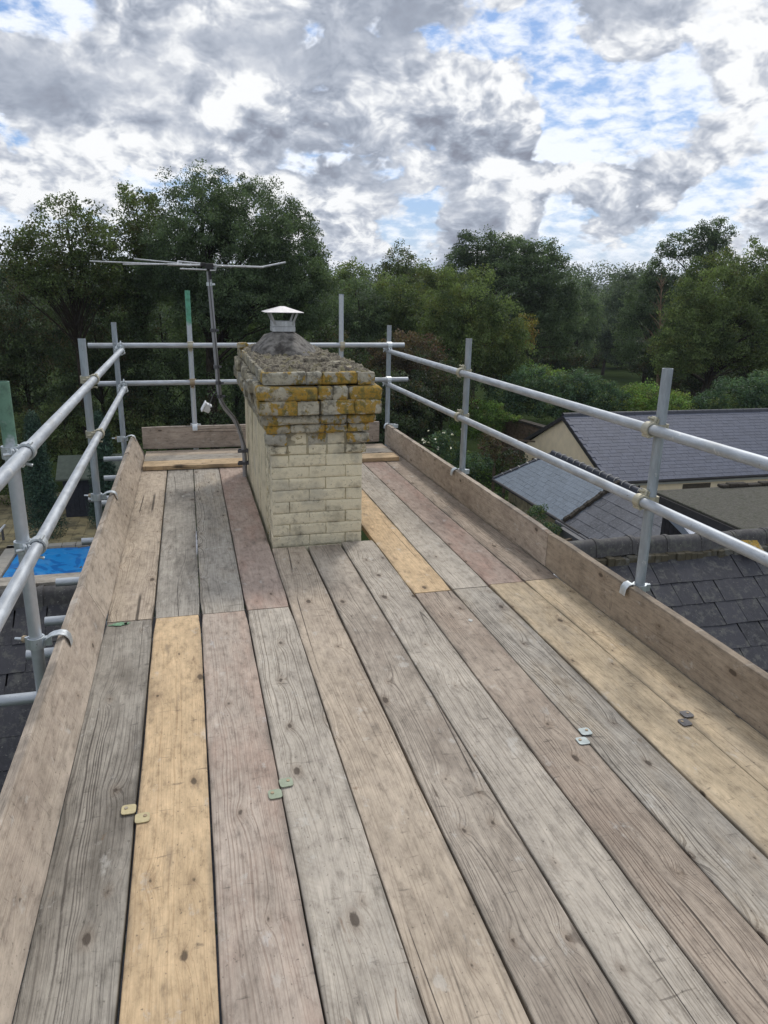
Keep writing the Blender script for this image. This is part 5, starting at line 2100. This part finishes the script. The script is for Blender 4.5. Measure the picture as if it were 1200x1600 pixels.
def blob_clumps(c, rx, ry, rz, spacing, shell=.55, lower=.5):
    """clump centres spread through the outer part of an ellipsoid, uneven outline"""
    area = 4 * math.pi * ((rx * ry) ** 1.6 / 3 + (rx * rz) ** 1.6 / 3 + (ry * rz) ** 1.6 / 3) ** (1 / 1.6)
    K = max(8, int(area / spacing ** 2 * 1.05))
    d = RNG.normal(size=(K, 3))
    d /= np.linalg.norm(d, axis=1, keepdims=True)
    rr = shell + (1 - shell) * RNG.uniform(0, 1, size=(K, 1)) ** .55
    # lobes: low frequency swelling of the outline
    sw = np.array([mnoise.noise(Vector((x[0] * 2.1 + c[0], x[1] * 2.1, x[2] * 2.1 + c[1]))) for x in d])[:, None]
    rr = rr * (1 + .30 * sw)
    p = d * rr * np.array([rx, ry, rz])
    keep = p[:, 2] > -rz * (lower + .5)
    tone = np.stack([np.clip(.5 + .9 * np.array([mnoise.noise(Vector((x[0] * .5, x[1] * .5, x[2] * .5 + c[0]))) for x in p]) + RNG.normal(size=K) * .24, 0, 1), RNG.uniform(0, 1, K)], 1)
    return (p + np.array(c))[keep], tone[keep]


TRIS = [0]


def tree(name, label, cat, blobs, depth, mat, leaf_px=3.4, dens=1.0, group=None, bark=M_BARKD, droop=0.0, trunk=True, tr_r=.22, spacing_px=22, shell=.5, depth_r=1.0, aspect=.5, limbs=14, base=None, twigs=True, kind=None):
    """blobs: (px, py, rx_px, ry_px) silhouettes seen from the viewpoint, stood at the given distance"""
    k = depth / F_PX
    allc, allt, allr = [], [], []
    cen = []
    for bl in blobs:
        px, py, rx, ry = bl[:4]
        dd = depth + (bl[4] if len(bl) > 4 else 0)
        c = at(px, py, dd)
        k2 = dd / F_PX
        rxm, rzm = rx * k2, ry * k2
        p, tn = blob_clumps(tuple(c), rxm, (rxm + rzm) * .5 * depth_r, rzm, spacing_px * k2, shell)
        allc.append(p)
        allt.append(tn)
        allr.append(RNG.uniform(.55, 1.15, len(p)) * spacing_px * k2 * .84)
        cen.append((c, rxm, rzm))
    cc, tt, rr = np.concatenate(allc), np.concatenate(allt), np.concatenate(allr)
    # leaves per clump for the wanted cover
    tot_px = sum(b[2] * b[3] * math.pi for b in blobs)
    n_leaves = tot_px * 5.2 * dens / (leaf_px ** 2 * aspect * .55)
    per = max(6, int(n_leaves / len(cc)))
    keepz = cc[:, 2] > GZ + .1
    cc, tt, rr = cc[keepz], tt[keepz], rr[keepz]
    v, tone = leaves_mesh(cc, rr, per, leaf_px * k, tt, droop, aspect)
    TRIS[0] += len(v) // 2
    b0 = Vector((cen[0][0].x, cen[0][0].y, GZ)) if base is None else Vector((base[0], base[1], GZ))
    root = empty(name, b0)
    tag(root, label, cat, group)
    if kind:
        root['kind'] = kind
    v = v - np.array(b0)
    cr = link('crown' if trunk else 'foliage', quads_to_mesh(v, tone), mat, root)
    if trunk:
        mb = MB()
        top = max(cen, key=lambda q: q[0].z + q[2] * .4)
        tp = Vector((top[0].x, top[0].y, top[0].z + top[2] * .35)) - b0
        H = tp.z
        pts, rads = [], []
        for i in range(8):
            f_ = i / 7
            pts.append(Vector((tp.x * f_ ** 1.5 + mnoise.noise(Vector((f_ * 3, H, 1))) * .35 * f_, tp.y * f_ ** 1.5 + mnoise.noise(Vector((f_ * 3, H, 7))) * .35 * f_, H * f_ - (.1 if i == 0 else 0))))
            rads.append(tr_r * (1 - f_ * .82) * (1.3 if i == 0 else 1))
        mb.tube(pts, 0, 8, True, rads)
        idx = RNG.choice(len(cc), size=min(limbs * 4, len(cc)), replace=False)
        for j, q in enumerate(idx):
            tgt = Vector(cc[q]) - b0
            f_ = min(.92, max(.22, tgt.z / H * .72))
            i0 = int(f_ * 7)
            st = pts[i0].lerp(pts[min(7, i0 + 1)], f_ * 7 - i0)
            r_s = tr_r * (1 - f_ * .8) * (.5 if j < limbs else .2)
            mid = st.lerp(tgt, .5) + Vector((RNG.normal() * .2, RNG.normal() * .2, abs(tgt.z - st.z) * .12 + .1))
            mb.tube([st, st.lerp(mid, .5) + Vector((0, 0, .05)), mid, mid.lerp(tgt, .55), tgt], 0, 5, False, [r_s, r_s * .8, r_s * .55, r_s * .35, max(.008, r_s * .12)])
        link('trunk', mb.mesh(True), bark, root)
    return root


# --- left side: big trees
tree('ash_tree', 'tallest broad grey-green ash tree rising behind the aerial', 'tree',
     [(318, 335, 66, 72), (395, 345, 74, 66), (350, 410, 118, 80), (448, 400, 62, 82), (478, 455, 48, 70), (270, 420, 60, 70), (400, 470, 110, 60)], 34, L_ASH, 4.0, .92, droop=.35, tr_r=.30, spacing_px=20, limbs=30, aspect=.42)
tree('maple_tree', 'sparse olive-leaved tree at the far left, sky showing through its crown', 'tree',
     [(105, 375, 60, 68), (60, 410, 50, 50), (150, 395, 34, 60), (28, 400, 26, 40), (100, 430, 80, 40)], 33, L_MAPLE, 4.4, .62, tr_r=.18, spacing_px=18, limbs=22, bark=M_BARKD)
tree('maple_tree', 'narrow upright tree between the sparse tree and the ash', 'tree',
     [(215, 345, 40, 52), (205, 400, 48, 50), (235, 380, 34, 60), (190, 440, 46, 40)], 36, L_MAPLE, 4.2, .75, tr_r=.16, spacing_px=18, limbs=18)
left_mass = [
    ('dark dense tree at the left edge below the sparse crown', 31, [(30, 500, 90, 85), (60, 590, 95, 80), (-40, 560, 80, 110)], L_DARK),
    ('dark bushy tree beneath the narrow upright one', 29, [(150, 520, 85, 85), (165, 610, 80, 80)], L_DARK),
    ('deep green tree directly below the aerial\'s left arm', 30, [(255, 520, 80, 80), (270, 610, 80, 75)], L_ASH),
    ('dark tree behind the aerial mast and green-topped pole', 30.5, [(365, 520, 85, 70), (360, 610, 80, 70), (440, 590, 60, 90)], L_ASH),
    ('shadowy tree behind the chimney cowl', 31, [(470, 540, 65, 80), (520, 610, 70, 80)], L_DARK),
]
for lab, d_, bl, mt in left_mass:
    tree('hedgerow_tree', lab, 'tree', bl, d_ + 8, mt, 4.2, .8, tr_r=.16, spacing_px=22, limbs=10, group='trees massed behind the left rails', droop=.2)
low = [
    ('leafy olive shrub at the left edge behind the nearest pole', 25, [(30, 690, 60, 50), (5, 740, 50, 60)], L_MAPLE),
    ('olive shrub left of the middle left pole', 26, [(105, 670, 50, 45)], L_MAPLE),
    ('olive shrub behind the far left corner rails', 26.5, [(215, 660, 60, 40), (240, 700, 60, 50)], L_MAPLE),
    ('low dark shrub behind the back toe board', 27, [(330, 680, 70, 55), (440, 680, 70, 60)], L_DARK),
    ('dark shrub behind the far right corner pole', 27, [(560, 690, 60, 50), (620, 640, 50, 60)], L_DARK),
]
for lab, d_, bl, mt in low:
    tree('garden_shrub', lab, 'shrub', bl, d_ + 9.5, mt, 4.2, .8, tr_r=.06, spacing_px=18, limbs=6, group='shrubs under the left trees')


# conifers near the shed
def conifer(px, py_top, depth, wpx, label):
    t_ = at(px, py_top, depth)
    base_ = Vector((t_.x, t_.y, GZ))
    H = t_.z - GZ
    R_ = wpx * depth / F_PX
    K = 420
    u = RNG.uniform(0, 1, K) ** .8
    ang = RNG.uniform(0, 2 * math.pi, K)
    rr = R_ * (1 - u) ** .7 * RNG.uniform(.6, 1.05, K)
    c = np.stack([rr * np.cos(ang), rr * np.sin(ang), .15 + u * H * .97], 1)
    tones = np.stack([RNG.uniform(0, 1, K), RNG.uniform(0, .5, K)], 1)
    v, tn = leaves_mesh(c, np.full(K, .26), 46, .15, tones, 0, .22, 1.6, .2)
    root = empty('conifer', base_)
    tag(root, label, 'conifer', 'conical conifers by the pool')
    link('crown', quads_to_mesh(v, tn), L_FIR, root)
    mb = MB()
    mb.tube([(0, 0, -.1), (0, 0, H * .9)], 0, 8, True, [.12, .02])
    link('trunk', mb.mesh(True), M_BARKD, root)


conifer(50, 655, 29, 27, 'conical conifer left of the garden shed')
conifer(154, 655, 30.5, 25, 'conical conifer right of the garden shed')

# --- right side
tree('willow_tree', 'broad light green tree with yellowing right edge in the middle distance', 'tree',
     [(735, 478, 62, 55), (700, 500, 40, 50), (768, 520, 52, 55), (742, 545, 70, 40), (800, 540, 26, 40)], 44, L_WILLOW, 3.6, .9, droop=.5, tr_r=.25, limbs=16, spacing_px=17)
tree('autumn_tree', 'small yellow-orange tree at the right edge of the willow', 'tree', [(821, 508, 17, 18), (810, 525, 20, 18), (826, 530, 12, 16)], 47, L_YELLOW, 3.2, .6, tr_r=.05, limbs=4, spacing_px=8)
tree('oak_tree', 'large rounded dark oak rising right of centre', 'tree',
     [(748, 392, 42, 32), (800, 410, 55, 38), (838, 415, 46, 42), (850, 460, 48, 60), (790, 455, 60, 50), (725, 415, 28, 30), (870, 500, 36, 60)], 62, L_ASH, 3.4, .95, tr_r=.35, limbs=20, spacing_px=15)
tree('poplar_tree', 'thin see-through tree standing up left of the oak', 'tree', [(622, 408, 26, 28), (610, 440, 20, 30), (640, 445, 22, 26)], 58, L_MAPLE, 3.2, .5, tr_r=.14, limbs=12, spacing_px=12)
tree('autumn_tree', 'pale yellow-green tree beside the ash\'s right edge', 'tree', [(552, 438, 26, 30), (535, 455, 20, 40)], 54, L_WILLOW, 3.2, .6, tr_r=.12, limbs=8, spacing_px=13)
mid = [
    ('grey-green tree behind the blue-tipped pole', 50, [(560, 485, 48, 45), (545, 530, 50, 50)], L_ASH),
    ('mid green tree left of the willow', 52, [(625, 475, 48, 42), (650, 505, 46, 45), (600, 510, 40, 45)], L_WILLOW),
    ('dark round tree between the thin tree and the oak', 60, [(680, 440, 34, 26), (690, 465, 30, 34), (655, 440, 28, 26)], L_WILLOW),
]
for lab, d_, bl, mt in mid:
    tree('hedgerow_tree', lab, 'tree', bl, d_, mt, 3.5, .85, tr_r=.18, spacing_px=15, limbs=10, group='trees between chimney and oak')
tree('bronze_tree', 'bronze-brown leaved tree behind the right corner of the rails', 'tree', [(640, 555, 58, 40), (600, 590, 55, 45), (665, 600, 50, 50)], 40, L_BROWN, 3.8, .8, tr_r=.16, limbs=12, spacing_px=17)
tree('hedgerow_tree', 'dark tree below the bronze one beside the middle right pole', 'tree', [(690, 610, 52, 46), (640, 650, 60, 44), (600, 650, 50, 60)], 38, L_DARK, 3.8, .9, tr_r=.14, limbs=8, spacing_px=17)
tree('ash_tree', 'tall open-crowned tree above the right tree line', 'tree', [(1118, 366, 30, 24), (1095, 376, 34, 26), (1062, 386, 30, 20), (1110, 400, 36, 26), (1040, 392, 14, 14)], 64, L_ASH, 3.1, .62, tr_r=.3, limbs=20, spacing_px=11)
tree('willow_tree', 'very broad grey-green tree at the right above the bungalow', 'tree',
     [(1115, 455, 62, 58), (1175, 440, 52, 55), (1090, 515, 60, 62), (1160, 520, 70, 60), (1225, 500, 60, 90), (1060, 545, 40, 45)], 52, L_WILLOW, 3.6, .95, droop=.4, tr_r=.35, limbs=20, spacing_px=17)
tree('hedgerow_tree', 'dark tree just left of the broad grey-green one', 'tree', [(1020, 470, 42, 44), (1000, 520, 40, 50), (1030, 440, 28, 30)], 66, L_ASH, 3.3, .9, tr_r=.2, limbs=10, spacing_px=14, group='trees round the far clearing')
tree('hedgerow_tree', 'dark green tree left of the far clearing', 'tree', [(905, 490, 34, 46), (890, 535, 40, 40)], 84, L_ASH, 3.1, .9, tr_r=.2, limbs=8, spacing_px=12, group='trees round the far clearing')
tree('hedgerow_tree', 'blue-green tree behind the far clearing', 'tree', [(950, 500, 40, 40), (975, 535, 40, 34), (985, 455, 36, 32)], 96, L_FAR, 3.1, .9, tr_r=.2, limbs=8, spacing_px=12, group='trees round the far clearing')
tree('hedgerow_tree', 'rough tree at the right end of the far clearing', 'tree', [(1010, 560, 36, 28), (1040, 585, 30, 24)], 74, L_DARK, 3.2, .9, tr_r=.14, limbs=6, spacing_px=12, group='trees round the far clearing')
fill = [
    ('low dark tree under the oak left of the clearing', 70, [(840, 545, 44, 32), (880, 560, 36, 22)], L_DARK),
    ('low dark scrub behind the clearing, middle', 108, [(930, 545, 50, 26), (990, 552, 44, 24)], L_DARK),
    ('dark low tree beneath the broad grey-green one, left', 60, [(1060, 590, 40, 28), (1030, 560, 30, 30)], L_DARK),
    ('dark low tree beneath the broad grey-green one, middle', 58, [(1120, 590, 50, 30)], L_DARK),
    ('dark low tree beneath the broad grey-green one, right edge', 58, [(1190, 585, 50, 34)], L_DARK),
    ('dark scrub under the willow\'s right side', 56, [(800, 575, 40, 24), (760, 580, 40, 26)], L_DARK),
]
for lab, d_, bl, mt in fill:
    tree('hedgerow_tree', lab, 'tree', bl, d_, mt, 3.4, .9, tr_r=.12, limbs=5, spacing_px=13, group='low dark trees round the clearing')
# bare tan tree
def bare(px, py0, py1, depth, label):
    a, b_ = at(px, py1, depth), at(px - 6, py0, depth)
    root = empty('bare_tree', (a.x, a.y, GZ))
    tag(root, label, 'tree')
    mb = MB()
    o_ = Vector((a.x, a.y, GZ))
    H = (b_ - o_).z
    tops = Vector((b_.x - o_.x, b_.y - o_.y, H))
    mb.tube([(0, 0, -.1), tops * .5, tops], 0, 6, True, [.2, .12, .02])
    rr = random.Random(4)
    for i in range(60):
        f_ = rr.uniform(.4, .97)
        st = tops * f_
        d_ = Vector((rr.uniform(-1, 1), rr.uniform(-1, 1), rr.uniform(.6, 1.6))).normalized() * (1.15 - f_) * 3.2
        mb.tube([st, st + d_ * .5 + Vector((0, 0, .05)), st + d_], 0, 4, False, [.035, .02, .006])
    link('trunk', mb.mesh(True), plain('tan_bark', alb(128, 108, 88), .95), root)


bare(1040, 428, 560, 58, 'leafless tan tree in front of the right tree line')

# hedge and bushes
tree('garden_bush', 'long blue-green bush bank behind the bungalow, left part', 'bush', [(835, 600, 48, 26), (800, 625, 44, 30), (870, 625, 50, 28)], 43, L_BUSH, 3.6, 1.0, trunk=False, spacing_px=13, group='bushes behind the bungalow')
tree('garden_bush', 'blue-green bush bank behind the bungalow\'s gable', 'bush', [(900, 605, 50, 24), (940, 622, 50, 26), (900, 640, 70, 24)], 42, L_BUSH, 3.6, 1.0, trunk=False, spacing_px=13, group='bushes behind the bungalow')
tree('garden_bush', 'lime-tinged bush right of the bank behind the bungalow', 'bush', [(1000, 618, 40, 22), (1050, 630, 42, 20), (985, 640, 40, 18)], 43, L_LIME, 3.6, .8, trunk=False, spacing_px=12, group='bushes behind the bungalow')
tree('garden_bush', 'bluish bush above the bungalow ridge at the right edge', 'bush', [(1150, 615, 44, 26), (1200, 610, 46, 30), (1110, 630, 30, 16)], 43, L_BUSH, 3.6, 1.0, trunk=False, spacing_px=12, group='bushes behind the bungalow')
tree('garden_bush', 'lime green bush top edging the bank by the willow', 'bush', [(812, 575, 30, 10), (850, 582, 34, 9)], 47, L_LIME, 3.4, .8, trunk=False, spacing_px=10)
tree('clipped_hedge', 'bright green clipped hedge left of the old brick wall', 'hedge', [(730, 640, 34, 16), (765, 650, 34, 18), (700, 632, 26, 12), (750, 672, 42, 14)], 41, L_LIME, 3.0, 1.3, trunk=False, spacing_px=9, shell=.7)
tree('climbing_plant', 'lime leaves spilling over the top of the old brick wall', 'climber', [(788, 650, 9, 5), (806, 653, 10, 4)], 40.5, L_LIME, 3.0, .9, trunk=False, spacing_px=6)
beds = [
    ('silvery flowering shrub in the bed beyond the right toe board', 32, [(690, 690, 22, 16), (705, 708, 26, 16)], L_BUSH),
    ('leafy green border plants left of the pergola', 32, [(740, 722, 34, 16), (720, 735, 30, 14)], L_BUSH),
    ('tall reddish shrub before the pergola', 33, [(765, 700, 16, 26)], L_BROWN),
    ('dark green shrub beside the pergola\'s foot', 33, [(800, 725, 26, 22)], L_DARK),
    ('small rounded plant at the annexe corner', 29, [(770, 780, 20, 12), (800, 800, 22, 12)], L_BUSH),
    ('low plants under the annexe eave', 24, [(840, 800, 16, 12), (860, 825, 16, 10)], L_BUSH),
]
for lab, d_, bl, mt in beds:
    tree('border_shrub', lab, 'shrub', bl, d_, mt, 3.8, .8, trunk=False, spacing_px=9, group='plants in the garden beds')
q = at(688, 684, 31.4)
K = 15
c_ = np.array([tuple(q)]) + RNG.normal(size=(K, 3)) * np.array([.45, .3, .28])
v, tn = leaves_mesh(c_, np.full(K, .06), 4, .075, np.stack([RNG.uniform(0, 1, K), RNG.uniform(0, 1, K)], 1), 0, .8)
fl = link('blossom', quads_to_mesh(v, tn), L_FLOWER)
fl['kind'] = 'stuff'
tag(fl, 'white and cream blossoms on the shrub beyond the right toe board', 'flowers')

# distant wood: one mass
def wood_mass():
    allv, allt = [], []
    for i, px in enumerate(range(-260, 1560, 46)):
        for d_, yy in ((116, 492), (122, 462), (150, 455), (205, 446)):
            d2 = d_ + RNG.uniform(-10, 10)
            c = at(px + RNG.uniform(-15, 15), yy + RNG.uniform(-8, 8), d2)
            k = d2 / F_PX
            r_ = 34 * k
            p, tnn = blob_clumps(tuple(c), r_, r_ * .8, r_ * 1.05, 14 * k, .6)
            v, tn = leaves_mesh(p, np.full(len(p), 13 * k), 22, 3.6 * k, tnn)
            allv.append(v)
            allt.append(tn)
    v, tn = np.concatenate(allv), np.concatenate(allt)
    TRIS[0] += len(v) // 2
    o = link('distant_wood', quads_to_mesh(v, tn), L_FAR)
    o['kind'] = 'stuff'
    tag(o, 'far wood closing the view behind the clearing and all the nearer trees', 'wood')


wood_mass()

# long grass tufts on the garden lawn near the toe board and clearing
K = 2600
xs_, ys_ = RNG.uniform(10, 24, K), RNG.uniform(24, 42, K)
c_ = np.stack([xs_, ys_, np.full(K, GZ + .05)], 1)
v, tn = leaves_mesh(c_, np.full(K, .16), 10, .10, np.stack([RNG.uniform(0, 1, K), RNG.uniform(0, .6, K)], 1), 0, .25, .4, 0)
gt = link('lawn_tufts', quads_to_mesh(v, tn), L_LIME)
gt['kind'] = 'stuff'
tag(gt, 'grass of the garden lawn beyond the right toe board', 'grass')

hill = MB()
n = 40
vv = []
for i in range(n + 1):
    px = -500 + i * 60
    for j, (d_, e_) in enumerate(((700, 0), (900, .6), (1100, 1), (1500, .9))):
        c = at(px, 455, d_)
        h = 26 * e_ * (.75 + .35 * mnoise.noise(Vector((i * .22, 0, 0)))) + 2
        vv.append((c.x, c.y, GZ + 6 + h if e_ else GZ + 4))
hill.add(vv, [(i * 4 + j, (i + 1) * 4 + j, (i + 1) * 4 + j + 1, i * 4 + j + 1) for i in range(n) for j in range(3)])
structure(link('hills', hill.mesh(True), plain('wooded_hillside', (.06, .085, .06), .95, 0, .3, .02), None))
# faint summer haze over the whole valley
hzb = MB()
hzb.box(-1700, 1900, -80, 2600, GZ - 1, 45)
hz_m = bpy.data.materials.new('thin_haze')
hz_m.use_nodes = True
ht = NT(hz_m.node_tree)
ht.n.clear()
ho = ht.node('ShaderNodeOutputMaterial')
hv = ht.node('ShaderNodeVolumePrincipled', {'Color': (.80, .87, 1.0), 'Density': .0002, 'Anisotropy': .3})
ht.link(ho.inputs['Volume'], hv.outputs[0])
hzo = hzb.obj('haze', hz_m)
hzo['kind'] = 'stuff'
tag(hzo, 'thin haze in the air over the valley', 'haze')
print('leaf tris', TRIS[0], 'objects', len(bpy.data.objects))
